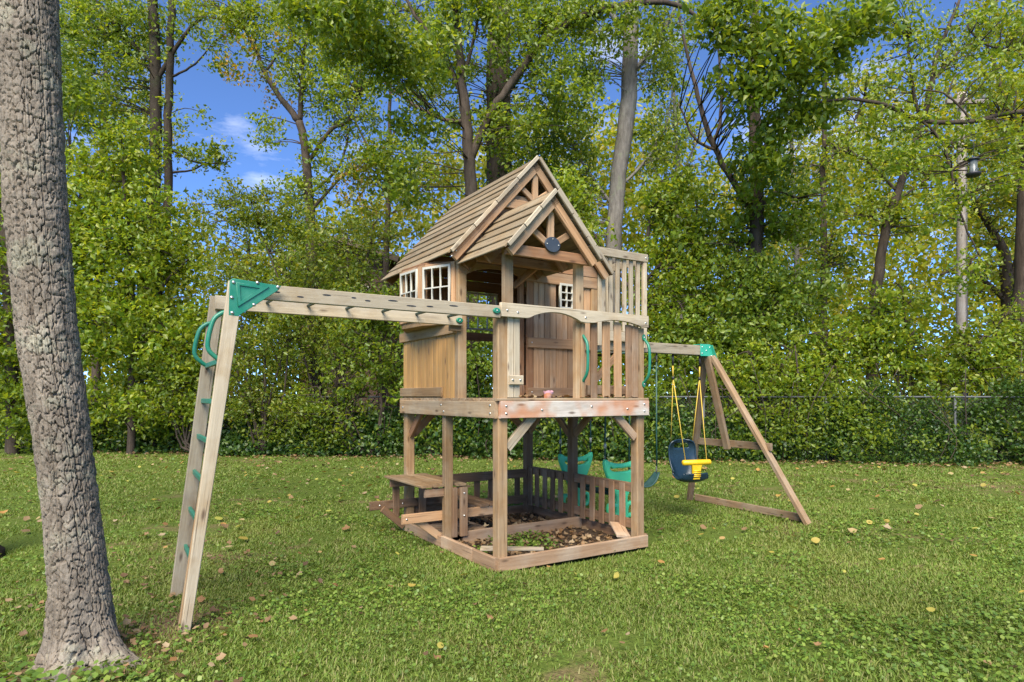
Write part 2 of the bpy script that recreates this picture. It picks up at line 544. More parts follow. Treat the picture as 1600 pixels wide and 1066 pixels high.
def smooth_path(pts, k=6):
    pts = [Vector(p) for p in pts]
    if len(pts) < 3:
        return [pts[0].lerp(pts[1], i / k) for i in range(k + 1)]
    out = []
    for i in range(len(pts) - 1):
        p0 = pts[max(i - 1, 0)]; p1 = pts[i]; p2 = pts[i + 1]; p3 = pts[min(i + 2, len(pts) - 1)]
        for j in range(k):
            t = j / k
            out.append(0.5 * ((2 * p1) + (p2 - p0) * t + (2 * p0 - 5 * p1 + 4 * p2 - p3) * t * t + (3 * p1 - p0 - 3 * p2 + p3) * t ** 3))
    out.append(pts[-1])
    return out


def leaves_arrays(cen, size, up=0.7, droop=0.25, aspect=0.55, fold=0.12):
    """one folded pointed leaf (two triangles) per centre"""
    n = len(cen)
    nv = rng.normal(size=(n, 3)); nv /= np.linalg.norm(nv, axis=1, keepdims=True)
    nv[:, 2] += up
    nv /= np.linalg.norm(nv, axis=1, keepdims=True) + 1e-9
    t = rng.normal(size=(n, 3)); t[:, 2] -= droop * 2
    t -= nv * np.sum(t * nv, axis=1, keepdims=True)
    t /= np.linalg.norm(t, axis=1, keepdims=True) + 1e-9
    s = np.cross(nv, t)
    L = (size * rng.uniform(0.65, 1.25, n))[:, None]
    W = L * aspect * rng.uniform(0.8, 1.2, (n, 1)) * 0.5
    b = cen - t * L * 0.5
    tip = cen + t * L * 0.5 - nv * L * 0.10
    lift = nv * L * fold
    l = cen - t * L * 0.08 + s * W + lift
    r = cen - t * L * 0.08 - s * W + lift
    V = np.stack([b, l, tip, r], axis=1).reshape(-1, 3)
    i = np.arange(n) * 4
    T = np.stack([np.stack([i, i + 2, i + 1], 1), np.stack([i, i + 3, i + 2], 1)], 1).reshape(-1, 3)
    return V, T


def leaf_object(name, parent, cen, size, mat, **kw):
    V, T = leaves_arrays(np.asarray(cen), size, **kw)
    return place(name, mesh_np('leaves', V, T), mat, parent)


def clump_points(c, r, n, flat=0.7):
    q = rng.normal(size=(n, 3))
    q /= np.linalg.norm(q, axis=1, keepdims=True)
    q *= rng.uniform(0.25, 1.0, (n, 1)) ** 0.6 * r
    q[:, 2] *= flat
    return np.asarray(c)[None, :] + q


# ------------------------------------------------------------------ ground, lawn
def gz(x, y):
    """height of the ground: almost flat, with small bumps"""
    return 0.018 * np.sin(x * 0.9 + 0.4) * np.sin(y * 0.7 + 1.1) + 0.010 * np.sin(x * 2.3 + y * 1.7)


def build_ground():
    xs = np.concatenate([np.linspace(-300, -16, 24)[:-1], np.linspace(-16, 16, 161), np.linspace(16, 300, 24)[1:]])
    ys = np.concatenate([np.linspace(-120, -2, 14)[:-1], np.linspace(-2, 20, 121), np.linspace(20, 500, 30)[1:]])
    X, Y = np.meshgrid(xs, ys)
    inside = np.clip(1 - np.maximum(np.abs(X) - 14, 0) / 6, 0, 1) * np.clip(1 - np.maximum(np.abs(Y - 8) - 9, 0) / 6, 0, 1)
    Z = gz(X, Y) * inside - 0.012
    V = np.stack([X, Y, Z], -1).reshape(-1, 3)
    nx, ny = len(xs), len(ys)
    i, j = np.meshgrid(np.arange(nx - 1), np.arange(ny - 1))
    a = (j * nx + i).ravel()
    Q = np.stack([a, a + 1, a + nx + 1, a + nx], 1)
    o = place('ground', mesh_np('ground', V, None, Q, True), M['soil'])
    tag(o, kind='structure')


build_ground()

# axes of the playset
UX, UY = math.sin(R(57.5)), math.cos(R(57.5))
OX, OY = -0.11, 5.09


def to_uv(x, y):
    dx, dy = x - OX, y - OY
    return dx * UX + dy * UY, -dx * UY + dy * UX


def hedge_line(x):
    """depth of the fence line at a given world x"""
    return 14.55 - 0.135 * x + 0.0075 * np.clip(-x - 2, 0, 12) ** 2


def vnoise(x, y, s, seed=0):
    """cheap smooth value noise for placing things"""
    r = np.random.default_rng(100 + seed).uniform(0, 1, (64, 64))
    X, Y = np.asarray(x) * s + 17.3, np.asarray(y) * s + 9.1
    xi, yi = np.floor(X).astype(int), np.floor(Y).astype(int)
    fx, fy = X - xi, Y - yi
    fx = fx * fx * (3 - 2 * fx); fy = fy * fy * (3 - 2 * fy)
    g = lambda a, b: r[a % 64, b % 64]
    return (g(xi, yi) * (1 - fx) + g(xi + 1, yi) * fx) * (1 - fy) + (g(xi, yi + 1) * (1 - fx) + g(xi + 1, yi + 1) * fx) * fy


TRUNK = (-2.27, 3.38)


def sample_lawn(n, d0, d1):
    """n points over the ground between two depths, within and a little beside the view"""
    y = np.sqrt(rng.uniform(d0 * d0, d1 * d1, n))
    x = rng.uniform(-0.95, 0.95, n) * y
    return x, y


def bare(x, y):
    b = 0.55 * vnoise(x, y, 0.9, 1) + 0.45 * vnoise(x, y, 2.7, 2)
    return b


def keep_mask(x, y):
    u, v = to_uv(x, y)
    inside = (u > -0.02) & (u < 1.62) & (v > -0.03) & (v < 1.95)
    tr = np.hypot(x - TRUNK[0], y - TRUNK[1]) < 0.22
    worn = np.exp(-((x - TRUNK[0]) ** 2 + (y - TRUNK[1]) ** 2) / 0.22) * 0.75 + np.exp(-((x + 2.0) ** 2 + (y - 3.95) ** 2) / 0.10) * 0.6
    return ~inside & ~tr & (y < hedge_line(x) + 0.6) & (rng.uniform(0, 1, np.shape(x)) > worn * (0.4 + 0.9 * vnoise(x, y, 5.0, 44)))


def build_grass():
    Vs, Ts = [], []
    base = 0
    for n, d0, d1, h, w, segs in ((150000, 2.2, 5.2, 0.027, 0.0032, 2), (130000, 5.2, 8.5, 0.027, 0.0056, 1), (130000, 8.5, 17.0, 0.032, 0.010, 1)):
        x, y = sample_lawn(n, d0, d1)
        b = bare(x, y)
        k = keep_mask(x, y) & (rng.uniform(0, 1, n) > np.clip((b - 0.535 + 0.12 * np.clip((y - (hedge_line(x) - 2.2)) / 2, 0, 1)) * 4.5, 0, 0.95))
        x, y, b = x[k], y[k], b[k]
        n = len(x)
        z = gz(x, y) - 0.012
        hh = h * rng.uniform(0.45, 1.3, n) * (0.65 + 0.7 * vnoise(x, y, 1.6, 3))
        an = rng.uniform(0, 2 * math.pi, n)
        lean = rng.uniform(0.3, 1.7, n) * hh
        sx, sy = np.cos(an), np.sin(an)
        ww = w * rng.uniform(0.7, 1.3, n)
        px, py = -sy * ww, sx * ww
        if segs == 1:
            V = np.stack([np.stack([x + px, y + py, z], 1), np.stack([x - px, y - py, z], 1),
                          np.stack([x + sx * lean, y + sy * lean, z + hh], 1)], 1).reshape(-1, 3)
            i = base + np.arange(n) * 3
            T = np.stack([i, i + 1, i + 2], 1)
            base += n * 3
        else:
            mx, my = x + sx * lean * 0.35, y + sy * lean * 0.35
            V = np.stack([np.stack([x + px, y + py, z], 1), np.stack([x - px, y - py, z], 1),
                          np.stack([mx - px * 0.8, my - py * 0.8, z + hh * 0.65], 1), np.stack([mx + px * 0.8, my + py * 0.8, z + hh * 0.65], 1),
                          np.stack([x + sx * lean * 1.1, y + sy * lean * 1.1, z + hh], 1)], 1).reshape(-1, 3)
            i = base + np.arange(n) * 5
            T = np.stack([np.stack([i, i + 1, i + 2], 1), np.stack([i, i + 2, i + 3], 1), np.stack([i + 3, i + 2, i + 4], 1)], 1).reshape(-1, 3)
            base += n * 5
        Vs.append(V); Ts.append(T)
    o = place('grass', mesh_np('grass', np.concatenate(Vs), np.concatenate(Ts)), M['grass'])
    tag(o, 'short patchy green lawn grass around the playset', 'grass', kind='stuff')


def round_leaves(x, y, z, r, tilt=0.45):
    """small round weed leaves, a shallow five-sided cup each"""
    n = len(x)
    nv = np.stack([rng.normal(0, tilt, n), rng.normal(0, tilt, n), np.ones(n)], 1)
    nv /= np.linalg.norm(nv, axis=1, keepdims=True)
    a = np.cross(nv, np.tile([0.0, 1.0, 0.0], (n, 1))); a /= np.linalg.norm(a, axis=1, keepdims=True)
    b = np.cross(nv, a)
    ph = rng.uniform(0, 6.28, n)
    c = np.stack([x, y, z], 1)
    pts = []
    for k in range(5):
        an = ph + 2 * math.pi * k / 5
        rr = r * (0.75 if k == 0 else 1.0) * rng.uniform(0.85, 1.15, n)
        pts.append(c + (a * np.cos(an)[:, None] + b * np.sin(an)[:, None]) * rr[:, None])
    V = np.stack(pts, 1).reshape(-1, 3)
    i = np.arange(n) * 5
    T = np.stack([np.stack([i, i + 1, i + 2], 1), np.stack([i, i + 2, i + 3], 1), np.stack([i, i + 3, i + 4], 1)], 1).reshape(-1, 3)
    return V, T


def build_weeds():
    Vs, Ts = [], []
    base = 0
    for n, d0, d1, r in ((52000, 2.2, 5.4, 0.0085), (40000, 5.4, 9.0, 0.0118), (24000, 9.0, 16.5, 0.018)):
        x, y = sample_lawn(n, d0, d1)
        den = 0.6 * vnoise(x, y, 1.1, 5) + 0.4 * vnoise(x, y, 3.6, 6)
        boost = np.exp(-((x + 1.2) ** 2 + (y - 4.1) ** 2) / 0.7) * 0.25 + np.exp(-((x + 2.2) ** 2 + (y - 3.05) ** 2) / 0.35) * 0.35
        k = keep_mask(x, y) & (rng.uniform(0, 1, n) < np.clip((den + boost - 0.47) * 3.2, 0.02, 1))
        x, y = x[k], y[k]
        n = len(x)
        near_trunk = np.exp(-((x + 2.3) ** 2 + (y - 2.95) ** 2) / 0.25)
        rr = r * rng.uniform(0.6, 1.35, n) * (0.8 + 0.7 * vnoise(x, y, 0.8, 8)) * (1 + 0.9 * near_trunk)
        z = gz(x, y) + rng.uniform(0.0, 0.045, n) * (1 + near_trunk)
        V, T = round_leaves(x, y, z, rr)
        Vs.append(V); Ts.append(T + base); base += len(V)
    o = place('lawn_weeds', mesh_np('weeds', np.concatenate(Vs), np.concatenate(Ts)), M['weed'])
    tag(o, 'clover and round-leaved ground ivy growing through the lawn', 'weeds', kind='stuff')


def litter_arrays(cen, size, lobed=0.35, tilt=0.35):
    """curled fallen leaves with an irregular eight-point outline"""
    n = len(cen)
    nv = np.stack([rng.normal(0, tilt, n), rng.normal(0, tilt, n), np.ones(n)], 1)
    nv /= np.linalg.norm(nv, axis=1, keepdims=True)
    ph = rng.uniform(0, 6.28, n)
    h = np.stack([np.cos(ph), np.sin(ph), np.zeros(n)], 1)
    t = h - nv * np.sum(h * nv, axis=1, keepdims=True); t /= np.linalg.norm(t, axis=1, keepdims=True)
    q = np.cross(nv, t)
    L = np.asarray(size) * rng.uniform(0.55, 1.3, n)
    asp = rng.uniform(0.34, 0.62, n)
    pts = [cen]
    curl = rng.uniform(-0.15, 0.5, n)
    for k in range(9):
        an = 2 * math.pi * k / 9
        r = (1 - lobed * (k % 2) * rng.uniform(0.3, 1.2, n))
        a = 0.5 * math.cos(an) * r; b = math.sin(an) * r * asp
        lift = curl * (a * a * 1.2 + b * b * 3) 
        pts.append(cen + t * (a * L)[:, None] + q * (b * L)[:, None] + nv * (lift * L)[:, None])
    V = np.stack(pts, 1).reshape(-1, 3)
    i = np.arange(n) * 10
    T = np.stack([np.stack([i, i + 1 + k, i + 1 + (k + 1) % 9], 1) for k in range(9)], 1).reshape(-1, 3)
    return V, T


def build_litter():
    # dry brown leaves on the lawn, thick round the big trunk, along the hedge and in the sandpit
    x, y = sample_lawn(1500, 2.3, 15.5)
    x2 = np.concatenate([rng.normal(-2.7, 0.7, 420), rng.normal(-2.1, 0.35, 180)]); y2 = np.concatenate([rng.normal(4.0, 1.0, 420), rng.normal(3.45, 0.3, 180)])
    x3 = rng.uniform(-11, 11, 1500); y3 = hedge_line(x3) - rng.exponential(0.5, 1500)
    x = np.concatenate([x, x2, x3]); y = np.concatenate([y, y2, y3])
    pr = np.concatenate([np.full(1500, 0.0), np.full(600, 1.0), np.full(1500, 1.0)])
    k = keep_mask(x, y) & ((pr > 0.5) | (rng.uniform(0, 1, len(x)) < np.clip((bare(x, y) - 0.30) * 2, 0.08, 0.8)))
    x, y = x[k], y[k]
    c = np.stack([x, y, gz(x, y) + 0.018 + rng.uniform(0, 0.02, len(x))], 1)
    sz = np.where(y < 6, 0.042, 0.070)
    V, T = litter_arrays(c, sz)
    o = place('fallen_leaves', mesh_np('litter', V, T), M['litter'])
    tag(o, 'dry brown leaves scattered over the lawn and under the hedge', 'fallen leaves', kind='stuff')
    x, y = sample_lawn(330, 2.6, 14.5)
    k = keep_mask(x, y)
    x, y = x[k], y[k]
    c = np.stack([x, y, gz(x, y) + 0.035], 1)
    V, T = litter_arrays(c, np.where(y < 6, 0.050, 0.075), 0.12)
    o = place('yellow_leaves', mesh_np('litter', V, T), M['litter_y'])
    tag(o, 'fresh yellow leaves dotted over the green lawn', 'fallen leaves', kind='stuff')


build_grass()
build_weeds()
build_litter()


# ------------------------------------------------------------------ the wooden playset (u: along the front, v: to the back, z up)
RZ = math.atan2(UY, UX)
W, D = 1.60, 1.93
DK = 1.364            # top of the deck beams
play = empty('playset', (OX, OY, 0), RZ)
tag(play, 'weathered cedar playhouse on stilts with monkey bars and swing beam', 'playset')
Uv, Vv, Zv = Vector((1, 0, 0)), Vector((0, 1, 0)), Vector((0, 0, 1))
bolts = []           # (point, normal, radius)


def bolt(p, nrm, r=0.011): bolts.append((Vector(p), Vector(nrm).normalized(), r))


# --- posts and ground frame
for (u, v, z1, w) in ((0.045, 0.045, 2.05, 0.092), (W - 0.045, 0.045, 2.04, 0.092), (0.045, D - 0.045, 2.60, 0.09),
                      (W - 0.045, D - 0.045, 2.60, 0.09), (W - 0.045, 1.03, 1.23, 0.085)):
    board('post', play, (u, v, 0.0), (u, v, z1), w, w, Uv, M['post'] if v < 0.1 else M['brown'] if u > 1 else M['post'], c=0.008)
board('post', play, (0.03, 0.956, 0.06), (0.03, 0.956, 1.225), 0.065, 0.085, Vv, M['post'], c=0.006)
# doubled boards beside the near corner post, above the deck
for u in (0.112, 0.172):
    board('post_board', play, (u, 0.012, DK + 0.03), (u, 0.012, 2.06), 0.055, 0.05, Uv, M['rail'])
board('cleat', play, (0.085, -0.030, 1.535), (0.215, -0.030, 1.535), 0.075, 0.022, Zv, M['rail'])
bolt((0.112, -0.043, 1.535), -Vv); bolt((0.185, -0.043, 1.535), -Vv)
# base boards
bz = 0.055
board('base_board', play, (-0.01, -0.020, bz), (W + 0.01, -0.020, bz), 0.11, 0.035, Zv, M['base'])
board('base_board', play, (-0.020, 0.0, bz), (-0.020, 0.36, bz), 0.11, 0.035, Zv, M['base'])
board('base_board', play, (-0.024, 0.365, bz + 0.004), (-0.024, 0.95, bz + 0.004), 0.11, 0.035, Zv, M['base'])
board('base_board', play, (-0.022, 0.955, bz), (-0.022, D, bz), 0.10, 0.035, Zv, M['base'])
board('base_board', play, (W + 0.02, 0.0, bz), (W + 0.02, D, bz), 0.12, 0.035, Zv, M['brown'])
board('base_board', play, (0.0, D + 0.02, bz), (W, D + 0.02, bz), 0.12, 0.035, Zv, M['brown'])
board('divider_board', play, (0.17, 0.93, 0.075), (W - 0.01, 0.93, 0.075), 0.12, 0.035, Zv, M['base'])
board('corner_board', play, (0.02, 0.32, 0.118), (0.46, 0.02, 0.118), 0.12, 0.02, Uv, M['rail'], w2=0.06)
board('loose_board', play, (1.36, 0.02, 0.115), (1.52, 0.30, 0.175), 0.13, 0.022, Uv, M['base'])
for i in range(5):
    board('floor_board', play, (0.0, 1.03 + i * 0.105, 0.105), (0.52, 1.03 + i * 0.105, 0.105), 0.098, 0.02, Vv, M['base'])
# --- deck
front_beam = board('deck_beam', play, (0.0, -0.022, 1.295), (W + 0.02, -0.022, 1.295), 0.138, 0.038, Zv, M['stained'])
front_beam['label'] = 'front beam with reddish stains on greyed wood'
board('deck_beam', play, (-0.022, 0.0, 1.295), (-0.022, D, 1.295), 0.138, 0.038, Zv, M['beam'])
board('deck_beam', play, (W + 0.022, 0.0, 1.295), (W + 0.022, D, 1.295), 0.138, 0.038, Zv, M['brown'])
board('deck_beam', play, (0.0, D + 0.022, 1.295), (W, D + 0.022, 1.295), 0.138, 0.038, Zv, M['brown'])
for u in (0.53, 1.06):
    board('joist', play, (u, 0.0, 1.30), (u, D, 1.30), 0.12, 0.038, Zv, M['brown'])
for i in range(15):
    v = 0.035 + i * 0.1325
    board('deck_board', play, (-0.03, v, DK + 0.012), (W + 0.03, v, DK + 0.012), 0.124, 0.022, Vv, M['beam'])
for (u, z) in ((0.05, 1.265), (0.05, 1.325), (0.40, 1.29), (0.93, 1.315), (1.35, 1.29), (1.56, 1.265), (1.56, 1.33)):
    bolt((u, -0.043, z), -Vv)
for (v, z) in ((0.06, 1.265), (0.06, 1.33), (0.9, 1.265), (0.95, 1.325), (1.85, 1.29)):
    bolt((-0.043, v, z), -Uv)
# --- diagonal braces under the deck
def brace(p0, p1, mat, wd=Zv): board('brace', play, p0, p1, 0.075, 0.036, wd, mat)
brace((0.10, 0.03, 0.98), (0.36, 0.03, 1.24), M['rail'])
brace((1.50, 0.02, 1.02), (1.26, 0.02, 1.24), M['base'])
brace((W - 0.05, 0.98, 1.0), (W - 0.05, 0.70, 1.24), M['brown'])
brace((W - 0.05, 1.08, 1.0), (W - 0.05, 1.36, 1.24), M['brown'])
brace((0.045, 1.84, 1.0), (0.045, 1.58, 1.24), M['header'])
brace((0.09, 1.885, 1.0), (0.34, 1.885, 1.24), M['header'])
brace((1.51, 1.885, 1.0), (1.26, 1.885, 1.24), M['header'])
brace((W - 0.05, 1.84, 1.0), (W - 0.05, 1.58, 1.24), M['header'])
# --- lower fences
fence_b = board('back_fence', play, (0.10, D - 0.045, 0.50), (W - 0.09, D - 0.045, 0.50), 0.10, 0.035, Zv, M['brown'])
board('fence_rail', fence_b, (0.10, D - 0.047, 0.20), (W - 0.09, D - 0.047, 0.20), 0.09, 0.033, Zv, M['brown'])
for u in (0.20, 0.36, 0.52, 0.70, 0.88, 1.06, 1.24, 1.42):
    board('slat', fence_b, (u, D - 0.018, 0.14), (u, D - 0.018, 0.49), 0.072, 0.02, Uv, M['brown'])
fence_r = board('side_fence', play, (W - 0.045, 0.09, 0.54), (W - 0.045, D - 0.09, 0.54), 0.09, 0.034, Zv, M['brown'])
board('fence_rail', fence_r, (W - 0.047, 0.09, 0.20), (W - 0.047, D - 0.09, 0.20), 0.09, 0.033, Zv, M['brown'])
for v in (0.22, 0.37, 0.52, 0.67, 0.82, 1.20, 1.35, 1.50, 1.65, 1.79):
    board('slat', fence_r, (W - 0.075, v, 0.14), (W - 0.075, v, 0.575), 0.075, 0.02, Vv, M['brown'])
# --- picnic table through the left side
tbl = board('picnic_table', play, (-0.20, 0.965, 0.515), (0.17, 0.965, 0.515), 0.075, 0.034, Zv, M['brown'])
for i in range(4):
    u = -0.19 + i * 0.116
    board('table_plank', tbl, (u, 0.93 if i != 2 else 1.0, 0.578), (u, 1.86, 0.578), 0.110, 0.022, Uv, M['post'])
board('table_support', tbl, (-0.20, 1.80, 0.515), (0.17, 1.80, 0.515), 0.08, 0.034, Zv, M['brown'])
for u in (0.075, 0.17):
    board('table_leg', tbl, (u, 0.905, 0.10), (u, 0.905, 0.553), 0.05 if u < 0.1 else 0.075, 0.034, Uv, M['brown'])
board('table_leg', tbl, (0.14, 1.76, 0.10), (0.14, 1.76, 0.553), 0.075, 0.034, Uv, M['brown'])
board('table_leg', tbl, (-0.12, 1.84, 0.16), (-0.12, 1.84, 0.553), 0.07, 0.034, Uv, M['brown'])
bench = board('bench', play, (-0.40, 1.015, 0.29), (0.62, 1.015, 0.29), 0.088, 0.034, Zv, M['wall'])
board('bench_support', bench, (-0.40, 1.845, 0.29), (0.58, 1.845, 0.29), 0.088, 0.034, Zv, M['brown'])
for u in (0.44, 0.55):
    board('bench_plank', bench, (u, 0.98, 0.348), (u, 1.84, 0.348), 0.10, 0.024, Uv, M['brown'])
board('bench_brace', bench, (-0.26, 1.052, 0.28), (0.005, 1.052, 0.075), 0.07, 0.034, Zv, M['wall'])
board('bench_brace', bench, (-0.28, 1.808, 0.26), (-0.05, 1.808, 0.06), 0.07, 0.034, Zv, M['brown'])
for (u, v) in ((-0.36, 0.997), (0.17, 0.887), (-0.30, 1.827), (-0.05, 1.827)):
    bolt((u, v, 0.29), -Vv)
bolt((0.17, 0.887, 0.50), -Vv)

# --- front railing: arched top board, slats, handles
def arch(u0, u1, z, rise, n=14):
    return [(u0 + (u1 - u0) * i / n, z + rise * math.sin(math.pi * i / n) ** 0.8) for i in range(n + 1)]
rail_pts = [(-0.005, 2.150), (-0.005, 2.040), (0.24, 2.040)] + arch(0.27, 0.80, 2.045, 0.062) + [(0.86, 2.040)] + arch(0.95, 1.50, 2.045, 0.038) + [(1.60, 2.042), (1.60, 2.150)]
front_rail = plate('front_railing', play, [rail_pts], 0.034, (0, -0.040, 0), Uv, Zv, M['rail'])
for i, (u, w) in enumerate(((0.985, 0.07), (1.125, 0.085), (1.265, 0.085), (1.395, 0.07), (1.475, 0.08))):
    board('slat', front_rail, (u, -0.004, DK + 0.03), (u, -0.004, 2.045 + 0.028 * math.sin(math.pi * (u - 0.95) / 0.55)), w, 0.02, Uv, M['brown'] if i in (0, 3, 4) else M['wall'])
board('fence_rail', front_rail, (0.93, 0.024, 1.46), (1.50, 0.024, 1.46), 0.08, 0.03, Zv, M['brown'])
for (u, z) in ((0.05, 2.09), (0.15, 2.08), (0.85, 2.085), (1.56, 2.08)): bolt((u, -0.058, z), -Vv)
# porch posts, full height
for u in (0.125, 0.84):
    board('porch_post', play, (u, 0.062 if u < 0.5 else 0.035, DK + 0.025), (u, 0.062 if u < 0.5 else 0.035, 2.62), 0.085, 0.05, Uv, M['post'])
board('brace', play, (0.50, 0.67, 2.44), (0.40, 0.42, 2.62), 0.055, 0.035, Zv, M['header'])
board('brace', play, (0.58, 0.67, 2.44), (0.70, 0.42, 2.62), 0.055, 0.035, Zv, M['header'])


def grip(u, z0, z1, vv, out, parent=play, side=-Vv, mat='green'):
    pts = [(u, vv, z1), Vector((u, vv, z1)) + side * out * 0.35 + Vector((0, 0, -0.02)), Vector((u, vv, z1 - 0.10)) + side * out,
           Vector((u, vv, z0 + 0.10)) + side * out, Vector((u, vv, z0)) + side * out * 0.35 + Vector((0, 0, 0.02)), (u, vv, z0)]
    pts = smooth_path(pts, 4)
    me = tubes_mesh([(pts, 0.0135, 10)])
    h = place('handle', me, M[mat], parent)
    for z in (z0 - 0.012, z1 + 0.012):
        ring = [(0.020 * math.cos(a) , 0.030 * math.sin(a)) for a in [2 * math.pi * k / 14 for k in range(14)]]
        q = frame(Vector((u, vv, z)) + side * 0.004, Vector((0, 0, 1)).cross(side), Zv)
        place('handle_foot', shape2d([ring], 0.014, 0.003), M[mat], h, q)
        bolt(Vector((u, vv, z)) + side * 0.013, side, 0.008)


grip(0.862, 1.53, 1.94, 0.008, 0.075)
board('post_board', play, (0.862, 0.0, DK + 0.03), (0.862, 0.0, 2.04), 0.045, 0.022, Uv, M['post'])
grip(1.585, 1.53, 1.94, -0.004, 0.075)

# --- cabin walls
FV = 0.70             # plane of the cabin front wall
SL = 1.096            # roof pitch (rise per run)
RIDGE_U, RIDGE_Z, EAVE_U = 0.80, 3.66, -0.115
def roof_z(u): return RIDGE_Z - abs(u - RIDGE_U) * SL
front_wall = board('front_wall', play, (0.74, FV + 0.045, 1.47), (1.52, FV + 0.045, 1.47), 0.08, 0.03, Zv, M['header'])
uu = 0.745
i = 0
while uu < 1.50:
    w = (0.082, 0.060, 0.070, 0.066, 0.074)[i % 5]
    lo, hi = DK + 0.026, 2.535
    uc = uu + w / 2
    if 1.128 < uc < 1.292:
        board('wall_board', front_wall, (uc, FV + 0.015, lo), (uc, FV + 0.015, 2.275), w - 0.004, 0.022, Uv, M['wall'])
    else:
        board('wall_board', front_wall, (uc, FV + 0.015, lo), (uc, FV + 0.015, hi), w - 0.004, 0.022, Uv, M['header'] if i == 0 else M['wall'])
    uu += w; i += 1
board('batten', front_wall, (0.75, FV - 0.010, 1.92), (1.54, FV - 0.010, 1.92), 0.10, 0.024, Zv, M['wall'])
board('batten', front_wall, (0.75, FV - 0.010, 1.445), (1.54, FV - 0.010, 1.445), 0.085, 0.024, Zv, M['wall'])
for u in (0.79, 1.46): bolt((u, FV - 0.024, 1.92), -Vv, 0.009); bolt((u, FV - 0.024, 1.445), -Vv, 0.009)
board('corner_post', play, (0.04, FV + 0.02, DK + 0.025), (0.04, FV + 0.02, 2.72), 0.085, 0.075, Uv, M['post'])
board('corner_post', play, (W - 0.03, FV + 0.02, DK + 0.025), (W - 0.03, FV + 0.02, 2.66), 0.08, 0.07, Uv, M['post'])
board('door_jamb', play, (0.715, FV + 0.06, DK + 0.025), (0.715, FV + 0.06, 2.62), 0.05, 0.05, Uv, M['header'])

# gable boards above the door, the lowest ones cut to an arch over the doorway
gable = board('gable', play, (0.10, FV + 0.052, 2.79), (1.50, FV + 0.052, 2.79), 0.08, 0.03, Zv, M['header'])
zz = 2.505
for k in range(7):
    h = 0.114
    z0, z1 = zz, zz + h - 0.005
    def lim(z): return RIDGE_U - (RIDGE_Z - z) / SL + 0.06, RIDGE_U + (RIDGE_Z - z) / SL - 0.06
    a0, b0 = lim(z0); a1, b1 = lim(z1)
    a0, a1, b0, b1 = max(a0, 0.0), max(a1, 0.0), min(b0, W), min(b1, W)
    if k == 0:
        pts = [(a0, z0)] + [(0.09, z0)] + [(0.09 + 0.62 * i / 12, z0 + 0.075 * math.sin(math.pi * i / 12) ** 0.7) for i in range(13)] + [(b0, z0), (b1, z1), (a1, z1)]
    else:
        pts = [(a0, z0), (b0, z0), (b1, z1), (a1, z1)]
    plate('gable_board', gable, [pts], 0.022, (0, FV - 0.010 - 0.002 * (k % 2), 0), Uv, Zv, M['header'] if k % 2 else M['wall'], 0.002)
    zz += h
# main gable truss, in front of the wall near the ridge
truss = board('gable_truss', play, (RIDGE_U, FV - 0.055, 3.22), (RIDGE_U, FV - 0.055, 3.58), 0.06, 0.03, Uv, M['wall'])
board('truss_strut', truss, (RIDGE_U, FV - 0.052, 3.26), (RIDGE_U - 0.20, FV - 0.052, 3.40), 0.05, 0.028, Zv, M['wall'])
board('truss_strut', truss, (RIDGE_U, FV - 0.052, 3.26), (RIDGE_U + 0.20, FV - 0.052, 3.40), 0.05, 0.028, Zv, M['wall'])
board('truss_tie', truss, (RIDGE_U - 0.40, FV - 0.05, 3.20), (RIDGE_U + 0.40, FV - 0.05, 3.20), 0.09, 0.028, Zv, M['wall'])

# --- left side: boarded lower panel and bay window
side_wall = board('side_wall', play, (0.035, 0.78, 1.50), (0.035, 1.84, 1.50), 0.08, 0.03, Zv, M['header'])
vv = 0.765
i = 0
while vv < 1.845:
    w = (0.092, 0.078, 0.085, 0.100)[i % 4]
    board('wall_board', side_wall, (0.006, vv + w / 2, DK + 0.02), (0.006, vv + w / 2, 2.03), w - 0.004, 0.022, Vv, M['warm'])
    vv += w; i += 1
board('batten', side_wall, (-0.018, 0.98, 1.445), (-0.018, D + 0.02, 1.445), 0.088, 0.026, Zv, M['post'])
board('batten', side_wall, (-0.020, 0.72, 2.015), (-0.020, D + 0.03, 2.015), 0.095, 0.028, Zv, M['post'])
BAY = [(0.0, 0.735), (-0.165, 1.10), (-0.20, 1.50), (0.0, 1.90)]
ZB0, ZB1 = 2.09, 2.63
bay = place('bay_window', None, None, play) if False else None
bay_floor = [(0.03, 0.735), (-0.165, 1.10), (-0.20, 1.50), (0.03, 1.90)]
bay = plate('bay_window', play, [bay_floor], 0.05, (0, 0, ZB0 - 0.005), Uv, Vv, M['post'])
plate('bay_top', bay, [bay_floor], 0.03, (0, 0, ZB1 + 0.0), Uv, Vv, M['header'])


def window_frame(parent, origin, x, y, w, h, cols, rows, t=0.018, bar=0.012, rim=0.022, mat='white', name='window'):
    outer = [(-w / 2, -h / 2), (w / 2, -h / 2), (w / 2, h / 2), (-w / 2, h / 2)]
    holes = []
    cw = (w - 2 * rim - (cols - 1) * bar) / cols
    rh = (h - 2 * rim - (rows - 1) * bar) / rows
    for a in range(cols):
        for b in range(rows):
            x0 = -w / 2 + rim + a * (cw + bar); y0 = -h / 2 + rim + b * (rh + bar)
            holes.append([(x0, y0), (x0, y0 + rh), (x0 + cw, y0 + rh), (x0 + cw, y0)])
    return plate(name, parent, [outer] + holes, t, origin, x, y, M[mat], 0.002)


